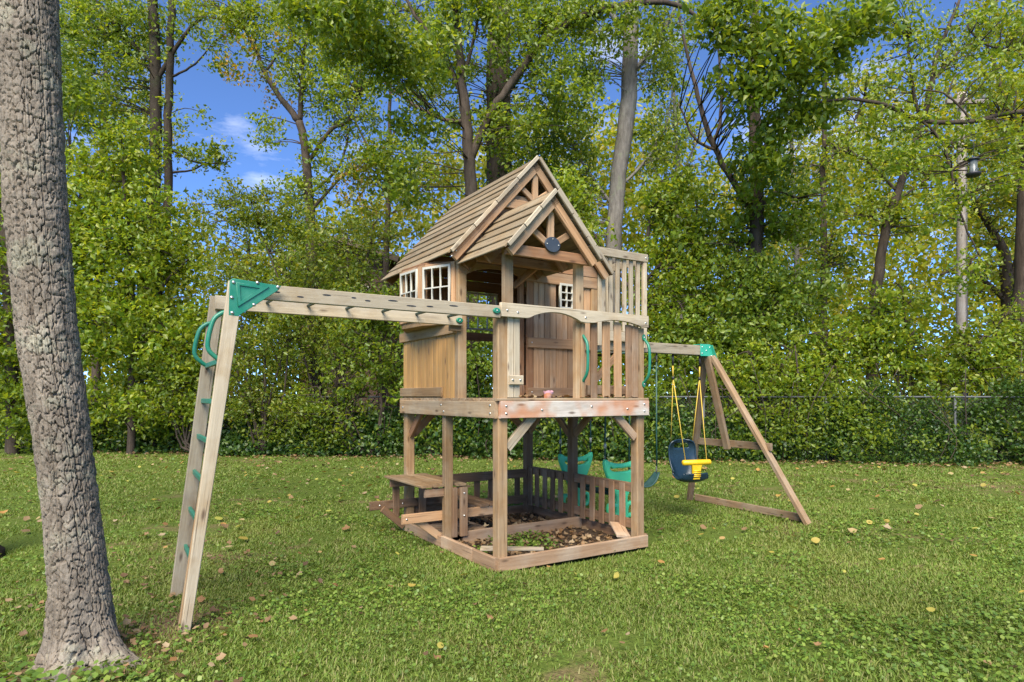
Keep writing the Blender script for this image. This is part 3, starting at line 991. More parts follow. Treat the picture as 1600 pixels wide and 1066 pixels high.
for (a, b, cols) in ((0, 1, 3), (1, 2, 3), (2, 3, 3)):
    p, q = Vector((*BAY[a], 0)), Vector((*BAY[b], 0))
    d = (q - p); L = d.length; d.normalize()
    nrm = d.cross(Zv)                     # outward for this winding
    if nrm.x > 0 and a < 2: nrm = -nrm
    for s in (0.025, L - 0.025):
        c_ = p + d * s
        board('bay_post', bay, c_ + Zv * (ZB0 + 0.02), c_ + Zv * (ZB1 - 0.015), 0.05, 0.04, d, M['wall'])
    mid = p + d * (L / 2)
    board('bay_rail', bay, p + d * 0.05 + Zv * (ZB1 - 0.035), q - d * 0.05 + Zv * (ZB1 - 0.035), 0.05, 0.034, Zv, M['wall'])
    board('bay_rail', bay, p + d * 0.05 + Zv * (ZB0 + 0.07), q - d * 0.05 + Zv * (ZB0 + 0.07), 0.10, 0.034, Zv, M['wall'])
    window_frame(bay, mid + nrm * 0.030 + Zv * 2.395, d, Zv, L - 0.075, 0.40, cols, 2)
# small window in the front wall
window_frame(play, (1.21, FV - 0.012, 2.395), Uv, Zv, 0.175, 0.255, 2, 3, 0.024)
# --- back wall and right wall of the cabin
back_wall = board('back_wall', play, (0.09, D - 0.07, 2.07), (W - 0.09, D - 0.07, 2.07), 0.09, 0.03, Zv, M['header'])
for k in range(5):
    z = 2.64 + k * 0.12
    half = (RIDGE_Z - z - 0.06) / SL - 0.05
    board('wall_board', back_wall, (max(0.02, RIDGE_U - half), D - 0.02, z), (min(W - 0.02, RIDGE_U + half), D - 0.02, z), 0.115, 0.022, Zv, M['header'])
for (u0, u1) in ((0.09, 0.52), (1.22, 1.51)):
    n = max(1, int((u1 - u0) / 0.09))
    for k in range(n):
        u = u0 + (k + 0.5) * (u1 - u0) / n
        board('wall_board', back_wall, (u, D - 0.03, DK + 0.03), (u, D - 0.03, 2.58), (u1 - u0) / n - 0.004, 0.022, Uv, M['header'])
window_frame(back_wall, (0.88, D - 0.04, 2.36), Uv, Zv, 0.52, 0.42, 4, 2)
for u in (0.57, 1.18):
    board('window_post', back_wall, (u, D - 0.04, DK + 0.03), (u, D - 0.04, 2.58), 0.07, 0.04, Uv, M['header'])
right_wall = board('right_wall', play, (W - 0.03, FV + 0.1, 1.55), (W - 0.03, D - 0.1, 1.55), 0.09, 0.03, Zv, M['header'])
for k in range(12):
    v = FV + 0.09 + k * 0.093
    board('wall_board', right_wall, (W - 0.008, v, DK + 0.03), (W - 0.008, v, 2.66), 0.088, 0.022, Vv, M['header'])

# --- roofs: lapped planks on rafters
def slope_roof(name, side, ridge_u, ridge_z, eave_u, v0, v1, n, plank_mat, strips=4):
    """one slope of a gable roof: rafters joined as the part, each plank a child"""
    eu = eave_u if side < 0 else 2 * ridge_u - eave_u
    rz_ = ridge_z
    ez = ridge_z - abs(eu - ridge_u) * SL
    A, B = Vector((ridge_u, 0, rz_)), Vector((eu, 0, ez))
    dn = (B - A).normalized()                         # down the slope
    up = Vector((-dn.z, 0, dn.x)) if side > 0 else Vector((dn.z, 0, -dn.x))
    if up.z < 0: up = -up
    S = (B - A).length
    # rafter boards: front one shows as the rake fascia
    root = board(name, play, A + Vector((0, v0 + 0.03, 0)) - up * 0.055 + dn * 0.03, B + Vector((0, v0 + 0.03, 0)) - up * 0.050, 0.075, 0.034, up, M['wall'])
    for v in (v1 - 0.03, (v0 + v1) / 2):
        board('rafter', root, A + Vector((0, v, 0)) - up * 0.055 + dn * 0.03, B + Vector((0, v, 0)) - up * 0.055 - dn * 0.02, 0.085, 0.034, up, M['header'])
    ex = S / n
    for k in range(n):
        c0 = A + dn * (k * ex - 0.01) + up * 0.002
        c1 = A + dn * ((k + 1) * ex + 0.022) + up * 0.019
        mid = (c0 + c1) / 2
        dd = (c1 - c0).normalized()
        jl = random.uniform(-0.006, 0.006)
        board('roof_plank', root, Vector((mid.x, v0 - 0.005 + jl, mid.z)), Vector((mid.x, v1 + random.uniform(-0.01, 0.01), mid.z)), (c1 - c0).length, 0.013, dd, plank_mat, c=0.003)
    # thin rake strips capping the plank ends
    for k in range(strips):
        s0, s1 = S * k / strips + 0.004, S * (k + 1) / strips - 0.004
        o_ = Vector((0, v0 - 0.020, 0)) + up * 0.010
        board('rake_strip', root, A + dn * s0 + o_, A + dn * s1 + o_, 0.036, 0.020, up, M['rail'])
    return root


for s in (-1, 1):
    slope_roof('roof', s, RIDGE_U, RIDGE_Z, EAVE_U, 0.60, 2.22, 10, M['roof'])
PU, PZ, PE = 0.46, 3.085, -0.005
for s in (-1, 1):
    slope_roof('porch_roof', s, PU, PZ, PE, -0.15, 0.66 if s < 0 else 0.69, 5, M['roof'], 3)
# porch gable truss with plaque
pt = board('porch_truss', play, (PU - 0.44, -0.075, 2.575), (PU + 0.44, -0.075, 2.575), 0.088, 0.034, Zv, M['header'])
board('truss_post', pt, (PU, -0.075, 2.62), (PU, -0.075, 3.00), 0.06, 0.032, Uv, M['wall'])
board('truss_strut', pt, (PU - 0.02, -0.072, 2.66), (PU - 0.24, -0.072, 2.80), 0.055, 0.028, Zv, M['wall'])
board('truss_strut', pt, (PU + 0.02, -0.072, 2.66), (PU + 0.24, -0.072, 2.80), 0.055, 0.028, Zv, M['wall'])
board('truss_tie', pt, (PU - 0.43, 0.40, 2.60), (PU + 0.43, 0.40, 2.60), 0.08, 0.034, Zv, M['header'])
el = [(0.078 * math.cos(2 * math.pi * k / 32), 0.064 * math.sin(2 * math.pi * k / 32)) for k in range(32)]
plate('plaque', play, [el], 0.016, (PU, -0.104, 2.655), Uv, Zv, M['plaque'], 0.005)
bolt((PU - 0.058, -0.113, 2.655), -Vv, 0.006); bolt((PU + 0.058, -0.113, 2.655), -Vv, 0.006); bolt((PU, -0.113, 2.70), -Vv, 0.005)
for (u, z) in ((-0.10, 2.63), (-0.06, 2.68)): bolt((u, 0.61, z), -Vv)

# --- high lookout beside the cabin
NU0, NU1, NV0, NV1, NZ0, NZ1 = 1.66, 2.28, 0.72, 1.28, 1.99, 2.90
nest = board('lookout', play, (NU0 - 0.03, NV0, 2.035), (NU1 + 0.02, NV0, 2.035), 0.10, 0.034, Zv, M['rail'])
board('lookout_beam', nest, (NU0 - 0.03, NV1, 2.035), (NU1, NV1, 2.035), 0.10, 0.034, Zv, M['rail'])
board('lookout_beam', nest, (NU1 - 0.02, NV0 + 0.02, 2.035), (NU1 - 0.02, NV1 - 0.02, 2.035), 0.10, 0.034, Zv, M['rail'])
for k in range(5):
    v = NV0 + 0.06 + k * 0.11
    board('floor_board', nest, (NU0 - 0.02, v, 2.097), (NU1 - 0.005, v, 2.097), 0.104, 0.02, Vv, M['rail'])
for (u, v) in ((NU0 - 0.02, NV0), (NU1, NV0), (NU0 - 0.02, NV1), (NU1, NV1)):
    board('lookout_post', nest, (u, v - 0.02 if v < 1 else v + 0.02, 1.93), (u, v - 0.02 if v < 1 else v + 0.02, NZ1 - 0.04), 0.05, 0.04, Uv, M['rail'])
board('top_rail', nest, (NU0 - 0.05, NV0 - 0.03, NZ1), (NU1 + 0.03, NV0 - 0.03, NZ1), 0.085, 0.034, Zv, M['rail'])
board('top_rail', nest, (NU0 - 0.05, NV1 + 0.03, NZ1), (NU1 + 0.03, NV1 + 0.03, NZ1), 0.085, 0.034, Zv, M['rail'])
board('top_rail', nest, (NU1 + 0.0, NV0, NZ1 - 0.015), (NU1 + 0.0, NV1, NZ1 - 0.015), 0.085, 0.030, Zv, M['rail'])
for k in range(6):
    u = NU0 + 0.05 + k * 0.098
    for v in (NV0 - 0.005, NV1 + 0.005):
        board('slat', nest, (u, v, 2.09), (u, v, NZ1 - 0.02), 0.05, 0.020, Uv, M['rail'])
for k in range(5):
    v = NV0 + 0.07 + k * 0.105
    board('slat', nest, (NU1 - 0.022, v, 2.11), (NU1 - 0.022, v, NZ1 - 0.04), 0.05, 0.020, Vv, M['rail'])
bolt((NU1 + 0.0, NV0 - 0.050, NZ1), -Vv)
board('lookout_brace', nest, (NU0 - 0.05, 0.76, 1.55), (NU0 + 0.32, 0.76, 1.88), 0.07, 0.034, Zv, M['brown'])

# --- monkey bars and end ladder
MBV = 0.63
mb_end = -1.94
bar0 = board('monkey_bars', play, (mb_end - 0.05, -0.025, 2.075), (-0.005, -0.025, 2.075), 0.098, 0.036, Zv, M['rail'])
board('side_bar', bar0, (mb_end - 0.05, MBV, 2.075), (0.0, MBV, 2.075), 0.098, 0.036, Zv, M['rail'])
board('cleat', bar0, (-0.10, MBV + 0.035, 2.03), (0.01, MBV + 0.035, 2.03), 0.10, 0.03, Zv, M['post'])
for k in range(6):
    u = mb_end + 0.30 + k * 0.30
    place('rung', tubes_mesh([([(u, 0.0, 2.098), (u, MBV - 0.02, 2.098)], 0.011, 10)]), M['darkgreen'], bar0)
for (u, v, z) in ((-0.045, -0.048, 2.08), (-0.03, MBV - 0.024, 2.07)):
    pts = [(0.034 * math.cos(2 * math.pi * k / 20), 0.024 * math.sin(2 * math.pi * k / 20)) for k in range(20)]
    plate('bolt_cap', bar0, [pts], 0.022, (u, v, z), Uv, Zv, M['green'], 0.008)
    bolt((u, v - 0.012, z), -Vv, 0.007)
# worm-eaten slots along the near bar
for k in range(9):
    u = -0.45 - k * 0.155 + random.uniform(-0.03, 0.03)
    w = random.uniform(0.012, 0.045)
    pts = [(w * math.cos(2 * math.pi * j / 10), 0.005 * math.sin(2 * math.pi * j / 10)) for j in range(10)]
    plate('split', bar0, [pts], 0.003, (u, -0.0436, 2.072 + random.uniform(-0.015, 0.02)), Uv, Zv, M['dark'], 0.001)
lad = board('end_ladder', play, (mb_end - 0.02, -0.064, 2.115), (-2.262, -0.17, -0.03), 0.092, 0.040, Uv, M['rail'], w2=0.052)
board('ladder_leg', lad, (mb_end - 0.03, MBV + 0.04, 2.12), (-2.235, MBV + 0.02, -0.02), 0.092, 0.038, Uv, M['rail'], w2=0.085)
board('ladder_leg_facing', lad, (mb_end - 0.045, -0.022, 1.98), (-2.272, -0.125, 0.02), 0.04, 0.036, Uv, M['post'])
for z in (1.62, 1.37, 1.12, 0.87, 0.61, 0.35):
    f = (2.1 - z) / 2.12
    u0 = mb_end - 0.225 * f - 0.062
    board('ladder_rung', lad, (u0, -0.07, z), (u0 + 0.01, MBV + 0.02, z), 0.022, 0.034, Uv, M['green'])
for v in (-0.05, MBV + 0.02):
    z0, z1 = 1.62, 1.93
    f0, f1 = (2.1 - z0) / 2.12, (2.1 - z1) / 2.12
    b0 = Vector((mb_end - 0.225 * f0 - 0.045, v, z0)); b1 = Vector((mb_end - 0.225 * f1 - 0.045, v, z1))
    out = Vector((-1, 0, 0))
    pts = smooth_path([b1, b1 + out * 0.045 + Vector((0, 0, -0.015)), b1 + out * 0.09 + Vector((0, 0, -0.07)), b0 + out * 0.085 + Vector((0, 0, 0.09)), b0 + out * 0.04 + Vector((0, 0, 0.025)), b0], 4)
    tube('grab_loop', lad, pts, 0.0145, M['green'], 10)
gus = [(-0.075, 0.060), (0.215, 0.040), (0.20, 0.012), (-0.045, -0.175), (-0.098, -0.170), (-0.092, 0.045)]
gp = plate('gusset', play, [gus], 0.012, (mb_end + 0.03, -0.090, 2.075), Uv, Zv, M['green'], 0.003)
tri_o = [(-0.055, 0.035), (0.14, 0.025), (-0.045, -0.115)]
tri_i = [(-0.035, 0.018), (0.085, 0.012), (-0.030, -0.080)]
plate('gusset_rib', gp, [tri_o, tri_i[::-1]], 0.012, (mb_end + 0.03, -0.098, 2.075), Uv, Zv, M['green'], 0.002)
for (a, b) in ((-0.070, 0.035), (0.07, 0.046), (0.195, 0.030), (-0.080, -0.06), (-0.078, -0.155), (0.05, -0.095)):
    bolt((mb_end + 0.03 + a, -0.0985, 2.075 + b), -Vv, 0.012)
for (u, v, z) in ((-2.02, -0.085, 1.60), (-2.10, -0.085, 1.2), (-2.16, -0.085, 0.7)): bolt((u, v, z), -Vv, 0.008)

# --- swing beam and A-frame
SV = 0.80
SB0, SB1 = W - 0.02, 3.36
sbeam = board('swing_beam', play, (SB0, SV, 1.945), (SB1, SV, 1.945), 0.115, 0.085, Zv, M['rail'], c=0.006)
apex = Vector((3.40, SV, 1.90))
footN, footF = Vector((3.84, -0.22, 0.0)), Vector((4.0, 1.60, 0.0))
af = board('a_frame', play, apex + Vector((0.03, -0.06, -0.02)), footN, 0.085, 0.045, Uv, M['aframe'])
board('frame_leg', af, apex + Vector((0.03, 0.06, -0.02)), footF, 0.085, 0.045, Uv, M['aframe'])
def on_leg(foot, z):
    f = (1.90 - z) / 1.90
    return apex.lerp(foot, f)
c0, c1 = on_leg(footN, 0.83), on_leg(footF, 0.83)
ext = (c1 - c0).normalized()
board('cross_bar', af, c0 - ext * 0.10 + Vector((0.045, 0, 0)), c1 + ext * 0.06 + Vector((0.045, 0, 0)), 0.085, 0.036, Zv, M['aframe'])
midc = (c0 + c1) / 2
board('centre_leg', af, apex + Vector((-0.02, -0.02, -0.02)), midc + Vector((0.0, 0.0, -0.06)), 0.085, 0.045, Vv, M['aframe'])
board('ground_bar', af, footN.lerp(footF, 0.03) + Vector((0.04, 0, 0.05)), footN.lerp(footF, 0.96) + Vector((0.04, 0, 0.05)), 0.085, 0.036, Zv, M['aframe'])
# green bracket at the apex: side plates with a flange down the legs
br = [(-0.13, 0.075), (0.035, 0.075), (0.085, 0.045), (0.100, -0.10), (0.045, -0.10), (0.025, -0.065), (-0.13, -0.065)]
bk = plate('swing_bracket', play, [br], 0.006, (3.36, SV - 0.049, 1.945), Uv, Zv, M['teal'], 0.002)
plate('bracket_plate', bk, [br], 0.006, (3.36, SV + 0.049, 1.945), Uv, Zv, M['teal'], 0.002)
board('bracket_plate', bk, (3.23, SV, 2.014), (3.395, SV, 2.014), 0.104, 0.007, Vv, M['teal'], c=0.002)
board('bracket_plate', bk, (3.405, SV, 2.01), (3.465, SV, 1.85), 0.16, 0.007, Vv, M['teal'], c=0.002, w2=0.20)
for (a, b) in ((-0.10, 0.04), (-0.10, -0.035), (-0.03, 0.0), (0.03, 0.04), (0.06, -0.06)):
    bolt((3.36 + a, SV - 0.054, 1.945 + b), -Vv, 0.009)

# bolt heads
Vb, Tb = [], []
for p, nrm, r in bolts:
    a = nrm.orthogonal().normalized(); b = nrm.cross(a)
    base = len(Vb)
    for k in range(8):
        an = 2 * math.pi * k / 8
        q = a * math.cos(an) + b * math.sin(an)
        Vb.append(tuple(p + q * r - nrm * 0.004)); Vb.append(tuple(p + q * r * 0.7 + nrm * 0.004))
    for k in range(8):
        k2 = (k + 1) % 8
        Tb += [(base + 2 * k, base + 2 * k2, base + 2 * k2 + 1), (base + 2 * k, base + 2 * k2 + 1, base + 2 * k + 1)]
    for k in range(1, 7):
        Tb.append((base + 1, base + 2 * k + 1, base + 2 * k + 3))
tag(place('bolt_heads', mesh_np('bolts', Vb, Tb), M['bolt'], play), kind='stuff')

# dry leaves in the sandpit and on the deck edge (in playset coordinates, own objects)
def uvw(u, v, z):
    return Vector((OX + u * UX - v * UY, OY + u * UY + v * UX, z))
pts = []
for _ in range(1900):
    u, v = random.uniform(0.05, 1.55), random.uniform(0.03, 1.88)
    dens = 0.95 if v > 0.95 else 0.35 + 0.5 * vnoise(np.array([u]), np.array([v]), 3.0, 12)[0]
    if v > 0.95 and u < 0.55: dens = 0.08
    if random.random() < dens: pts.append(tuple(uvw(u, v, (0.125 if (v > 0.95 and u < 0.55) else 0.026) + random.uniform(0, 0.02))))
V, T = litter_arrays(np.array(pts), np.full(len(pts), 0.048), 0.4, 0.5)
tag(place('sandpit_leaves', mesh_np('litter', V, T), M['litter']), 'heap of dry brown leaves inside the playset sandpit', 'fallen leaves', kind='stuff')
pts = [tuple(uvw(random.uniform(0.15, 1.5), random.uniform(-0.02, 0.10), DK + 0.032 + random.uniform(0, 0.012))) for _ in range(60)]
V, T = litter_arrays(np.array(pts), np.full(len(pts), 0.05), 0.3)
tag(place('deck_leaves', mesh_np('litter', V, T), M['litter']), 'few dry leaves caught along the deck front edge', 'fallen leaves', kind='stuff')
# weeds growing in the sandpit
k = 2200
uu_ = rng.uniform(0.05, 1.55, k); vv_ = rng.uniform(0.02, 0.9, k)
kk = vnoise(uu_, vv_, 2.2, 15) > 0.52
uu_, vv_ = uu_[kk], vv_[kk]
V, T = round_leaves(OX + uu_ * UX - vv_ * UY, OY + uu_ * UY + vv_ * UX, rng.uniform(0.03, 0.07, len(uu_)), rng.uniform(0.008, 0.018, len(uu_)))
tag(place('sandpit_weeds', mesh_np('weeds', V, T), M['weed']), 'small green weeds sprouting inside the playset sandpit', 'weeds', kind='stuff')

# bare dark soil of the sandpit
xs_ = np.linspace(0.0, W, 40); ys_ = np.linspace(0.0, D, 46)
XX, YY = np.meshgrid(xs_, ys_)
ZZ = 0.022 + 0.012 * (vnoise(XX, YY, 4.0, 31) - 0.5) + 0.010 * (vnoise(XX, YY, 13.0, 32) - 0.5)
VV = np.stack([OX + XX * UX - YY * UY, OY + XX * UY + YY * UX, ZZ], -1).reshape(-1, 3)
ii, jj = np.meshgrid(np.arange(39), np.arange(45))
aa = (jj * 40 + ii).ravel()
m_soil = barkmat('sandpit_soil', (0.035, 0.024, 0.015), (0.115, 0.078, 0.05), None, (25, 25, 25), 0.9)
tag(place('sandpit_soil', mesh_np('soil', VV, None, np.stack([aa, aa + 1, aa + 41, aa + 40], 1), True), m_soil), kind='structure')

# crumpled paper cup on the deck
cup = empty('paper_cup', uvw(0.49, 0.0, DK + 0.024), RZ)
tag(cup, 'crumpled orange and pink paper cup lying on the deck edge', 'paper cup')
ringsV = []
sides = 14
for (z, r) in ((0.0, 0.030), (0.002, 0.036), (0.022, 0.036), (0.040, 0.044), (0.058, 0.047)):
    for k in range(sides):
        a = 2 * math.pi * k / sides
        rr = r * (1 + 0.14 * math.sin(3 * a + z * 60)) + random.uniform(-0.002, 0.002)
        ringsV.append((rr * math.cos(a), rr * math.sin(a) * 0.7, z * (1 + 0.15 * math.sin(3 * a + 1)) ))
Q = [(i * sides + k, i * sides + (k + 1) % sides, (i + 1) * sides + (k + 1) % sides, (i + 1) * sides + k) for i in range(4) for k in range(sides)]
place('cup_body', mesh_np('cup', ringsV[:4 * sides], [(0, j, j + 1) for j in range(1, sides - 1)], Q[:3 * sides], True), M['red'], cup)
place('cup_rim', mesh_np('cup', ringsV[3 * sides:], None, [(k, (k + 1) % sides, sides + (k + 1) % sides, sides + k) for k in range(sides)], True), M['pink'], cup)


# ------------------------------------------------------------------ swings
def swing_root(name, u, v, label, cat, group=None):
    o = empty(name, uvw(u, v, 0), RZ)
    tag(o, label, cat, group)
    return o


BEAM_Z = 1.888
# belt swing
bs = swing_root('belt_swing', 2.36, SV, 'dark green belt swing seat on green ropes, beside the right front post', 'swing')
half = 0.205
for s in (-1, 1):
    h = tube('hanger', bs, [(s * half, 0, BEAM_Z), (s * half, 0, BEAM_Z - 0.10)], 0.010, M['galv'], 8)
    tube('rope', bs, [(s * half, 0, BEAM_Z - 0.09), (s * half, 0, 1.05), (s * (half + 0.005), 0, 0.60)], 0.0085, M['darkgreen'], 8)
    tube('chain', bs, [(s * half, 0, 0.62), (s * (half - 0.0), 0, 0.535)], 0.007, M['galv'], 6)
nb, mbw = 17, 7
V = []
for j in range(mbw):
    for i in range(nb):
        t = i / (nb - 1) * 2 - 1
        y = (j / (mbw - 1) - 0.5) * 0.14 * (1 - 0.45 * abs(t) ** 4)
        V.append((t * (half + 0.012), y, 0.40 + 0.15 * abs(t) ** 2.2 + 0.01 * (abs(y) / 0.07) ** 2))
Q = [(j * nb + i, j * nb + i + 1, (j + 1) * nb + i + 1, (j + 1) * nb + i) for j in range(mbw - 1) for i in range(nb - 1)]
seat = place('seat', mesh_np('belt', V, None, Q, True), M['belt'], bs)
md = seat.modifiers.new('thick', 'SOLIDIFY'); md.thickness = 0.012; md.offset = 0

# toddler swing
ts = swing_root('toddler_swing', 3.05, SV, 'navy toddler bucket swing with yellow T bar on yellow ropes', 'swing')
prof = [(0.115, 0.89), (0.128, 0.80), (0.125, 0.68), (0.112, 0.56), (0.085, 0.47), (0.03, 0.435), (-0.06, 0.425), (-0.13, 0.425), (-0.20, 0.455), (-0.225, 0.52)]
pp = smooth_path([Vector((0, a, b)) for a, b in prof], 4)
npf, nx = len(pp), 15
V = []
for i, p in enumerate(pp):
    s = i / (npf - 1)
    tn = (pp[min(i + 1, npf - 1)] - pp[max(i - 1, 0)]).normalized()
    nin = Vector((0, tn.z, -tn.y))                       # towards the sitter
    if nin.y > 0 and s < 0.4: nin = -nin
    if s >= 0.4 and nin.z < 0: nin = -nin
    hw = 0.172 * min(1.0, 0.55 + 0.45 * math.sqrt(min(1, s / 0.10))) * (1.0 if s < 0.8 else 1.0 - 0.18 * ((s - 0.8) / 0.2) ** 2)
    curl = 0.030 + 0.085 * math.exp(-((s - 0.45) / 0.16) ** 2)
    for k in range(nx):
        t = k / (nx - 1) * 2 - 1
        V.append(tuple(p + Vector((t * hw, 0, 0)) + nin * curl * abs(t) ** 3))
Q = []
for i in range(npf - 1):
    for k in range(nx - 1):
        if 2 <= i <= 3 and 3 <= k <= nx - 5: continue      # slot below the top rim
        Q.append((i * nx + k, i * nx + k + 1, (i + 1) * nx + k + 1, (i + 1) * nx + k))
TW = Matrix.Rotation(R(-17), 4, 'Z')
sh = place('seat_shell', mesh_np('bucket', V, None, Q, True), M['navy'], ts, TW)
md = sh.modifiers.new('thick', 'SOLIDIFY'); md.thickness = 0.014; md.offset = 0
md = sh.modifiers.new('soft', 'SUBSURF'); md.levels = 1; md.render_levels = 1
edge = [Vector(V[i * nx]) for i in range(npf)]
edge2 = [Vector(V[i * nx + nx - 1]) for i in range(npf)]
loop = edge[::-1] + [Vector(V[k]) for k in range(1, nx - 1)] + edge2
place('shell_rim', tubes_mesh([(loop, 0.011, 8), ([Vector(V[(npf - 1) * nx + k]) for k in range(nx)], 0.011, 8)]), M['navy'], sh, TW)
tb = place('t_bar', tubes_mesh([([(-0.180, -0.215, 0.655), (-0.168, -0.215, 0.655), (0.168, -0.215, 0.655), (0.180, -0.215, 0.655)], [0.020, 0.032, 0.032, 0.020], 14)]), M['yellow'], ts, TW)
stem = [(-0.085, 0.0), (0.085, 0.0), (0.062, -0.05), (0.052, -0.12), (0.046, -0.20), (-0.046, -0.20), (-0.052, -0.12), (-0.062, -0.05)]
place('t_stem', shape2d([stem], 0.036, 0.012), M['yellow'], tb, TW @ frame((0, -0.218, 0.66), Uv, Vector((0, -0.08, 1))))
for k in range(4):
    place('stem_rib', tubes_mesh([([(-0.042, -0.230, 0.50 + k * 0.020), (0.042, -0.230, 0.50 + k * 0.020)], 0.0075, 8)]), M['yellow'], tb, TW)
for s in (-1, 1):
    top = Vector((s * 0.225, 0, BEAM_Z))
    tube('hanger', ts, [top, top - Zv * 0.13], 0.012, M['dark'], 8)
    jn = top - Zv * 0.27 + Vector((-s * 0.004, 0, 0))
    tube('rope', ts, [top - Zv * 0.12, jn], 0.008, M['rope'], 8)
    tube('rope_ring', ts, [jn + Zv * 0.012, jn - Zv * 0.02], 0.016, M['dark'], 8)
    tube('rope', ts, [jn, TW @ Vector((s * 0.14, 0.115, 0.81))], 0.0052, M['rope'], 6)
    tube('rope', ts, [jn, TW @ Vector((s * 0.135, -0.21, 0.655))], 0.0052, M['rope'], 6)

# two-seat glider
gl = swing_root('glider_swing', 1.80, 0.92, 'mint green two-seat glider swing hanging behind the picket fence', 'swing')


def arc(cx, cy, r, a0, a1, n=8, ry=None):
    ry = ry or r
    return [(cx + r * math.cos(R(a0 + (a1 - a0) * i / n)), cy + ry * math.sin(R(a0 + (a1 - a0) * i / n))) for i in range(n + 1)]


def glider_end(y, name):
    # outline of the moulded end panel: winged handle top, waist, stem, foot loops
    right = [(0.0, 0.705), (0.10, 0.712), (0.17, 0.735), (0.20, 0.765), (0.228, 0.768), (0.238, 0.735), (0.228, 0.68), (0.195, 0.60), (0.155, 0.52), (0.115, 0.44),
             (0.078, 0.38), (0.070, 0.31), (0.090, 0.315), (0.135, 0.325), (0.175, 0.315), (0.19, 0.28), (0.185, 0.20), (0.165, 0.165), (0.12, 0.155), (0.085, 0.155), (0.075, 0.12), (0.055, 0.085), (0.0, 0.078)]
    left = [(-a, b) for a, b in right[-2:0:-1]]
    outer = right + left
    slot = [(-0.125, 0.668)] + [(-0.08, 0.672), (0.0, 0.668), (0.08, 0.672), (0.125, 0.668), (0.155, 0.69), (0.165, 0.67), (0.13, 0.645), (0.08, 0.637), (0.0, 0.635), (-0.08, 0.637), (-0.13, 0.645), (-0.165, 0.67), (-0.155, 0.69)]
    holes = [slot]
    for s in (-1, 1):
        lp = [(s * 0.085, 0.20), (s * 0.15, 0.20), (s * 0.155, 0.25), (s * 0.14, 0.285), (s * 0.095, 0.275), (s * 0.085, 0.24)]
        holes.append(lp if s > 0 else lp[::-1])
    o = plate(name, gl, [outer] + holes, 0.055, (0, y, 0), Uv, Zv, M['glider'], 0.016)
    for pth in ([(-0.215, y, 0.75), (-0.16, y - 0.0, 0.722), (-0.06, y, 0.70), (0.06, y, 0.70), (0.16, y, 0.722), (0.215, y, 0.75)],):
        tube('hand_grip', o, smooth_path(pth, 4), 0.021, M['glider'], 10)
    return o


GN, GF = -0.38, 0.37
glider_end(GN, 'end_panel'); glider_end(GF, 'end_panel')
tube('seat_beam', gl, [(0, GN, 0.43), (0, -0.2, 0.40), (0, 0.0, 0.395), (0, 0.2, 0.40), (0, GF, 0.43)], 0.034, M['darkgreen'], 12)
for s in (-1, 1):
    sp = [(0.085 * math.cos(a), 0.105 * math.sin(a)) for a in [2 * math.pi * k / 20 for k in range(20)]]
    plate('saddle', gl, [sp], 0.05, (0, s * 0.20, 0.445), Uv, Vv, M['darkgreen'], 0.018)
    tube('cross_hanger', gl, [(s * 0.205, GN - 0.03, 1.865), (s * 0.205, GF + 0.03, 1.865)], 0.014, M['darkgreen'], 8)
    tube('hanger', gl, [(s * 0.205, -0.12, 1.865), (s * 0.205, -0.12, BEAM_Z)], 0.012, M['galv'], 8)
    for y in (GN, GF):
        tube('rope', gl, [(s * 0.205, y, 1.865), (s * 0.215, y, 1.0), (s * 0.215, y, 0.80)], 0.0095, M['darkgreen'], 8)
        tube('hook', gl, [(s * 0.215, y, 0.93), (s * 0.215, y, 0.88)], 0.014, M['white'], 8)
        tube('hook', gl, [(s * 0.215, y, 0.82), (s * 0.215, y, 0.74)], 0.007, M['galv'], 6)


# ------------------------------------------------------------------ the big foreground trunk
def worley(u, v, seed=3):
    """cellular pattern on a sheet that wraps in u (period pu cells): returns F1, F2"""
    r = np.random.default_rng(seed)
    pu, pv = 20, 128
    jx = r.uniform(0.1, 0.9, (pu, pv)); jy = r.uniform(0.08, 0.92, (pu, pv)); hh = r.uniform(0, 1, (pu, pv))
    v = v + 0.0
    ui, vi = np.floor(u).astype(int), np.floor(v).astype(int)
    F1 = np.full(u.shape, 9.0); F2 = np.full(u.shape, 9.0); H = np.zeros(u.shape)
    for a in (-1, 0, 1):
        for b in (-1, 0, 1):
            ci, cj = (ui + a) % pu, (vi + b) % pv
            dx = ui + a + jx[ci, cj] - u
            dy = vi + b + jy[ci, cj] - v
            d = np.abs(dx) ** 1.15 + 0.85 * np.abs(dy) ** 1.15
            closer = d < F1
            F2 = np.where(closer, F1, np.minimum(F2, d))
            H = np.where(closer, hh[ci, cj], H)
            F1 = np.where(closer, d, F1)
    return F1, F2, H


def fbm2(u, v, s0, octaves=4, seed=30):
    o = np.zeros(np.shape(u)); a = 1.0; t = 0.0
    for k in range(octaves):
        o += a * vnoise(u, v, s0 * 2 ** k, seed + k); t += a; a *= 0.55
    return o / t


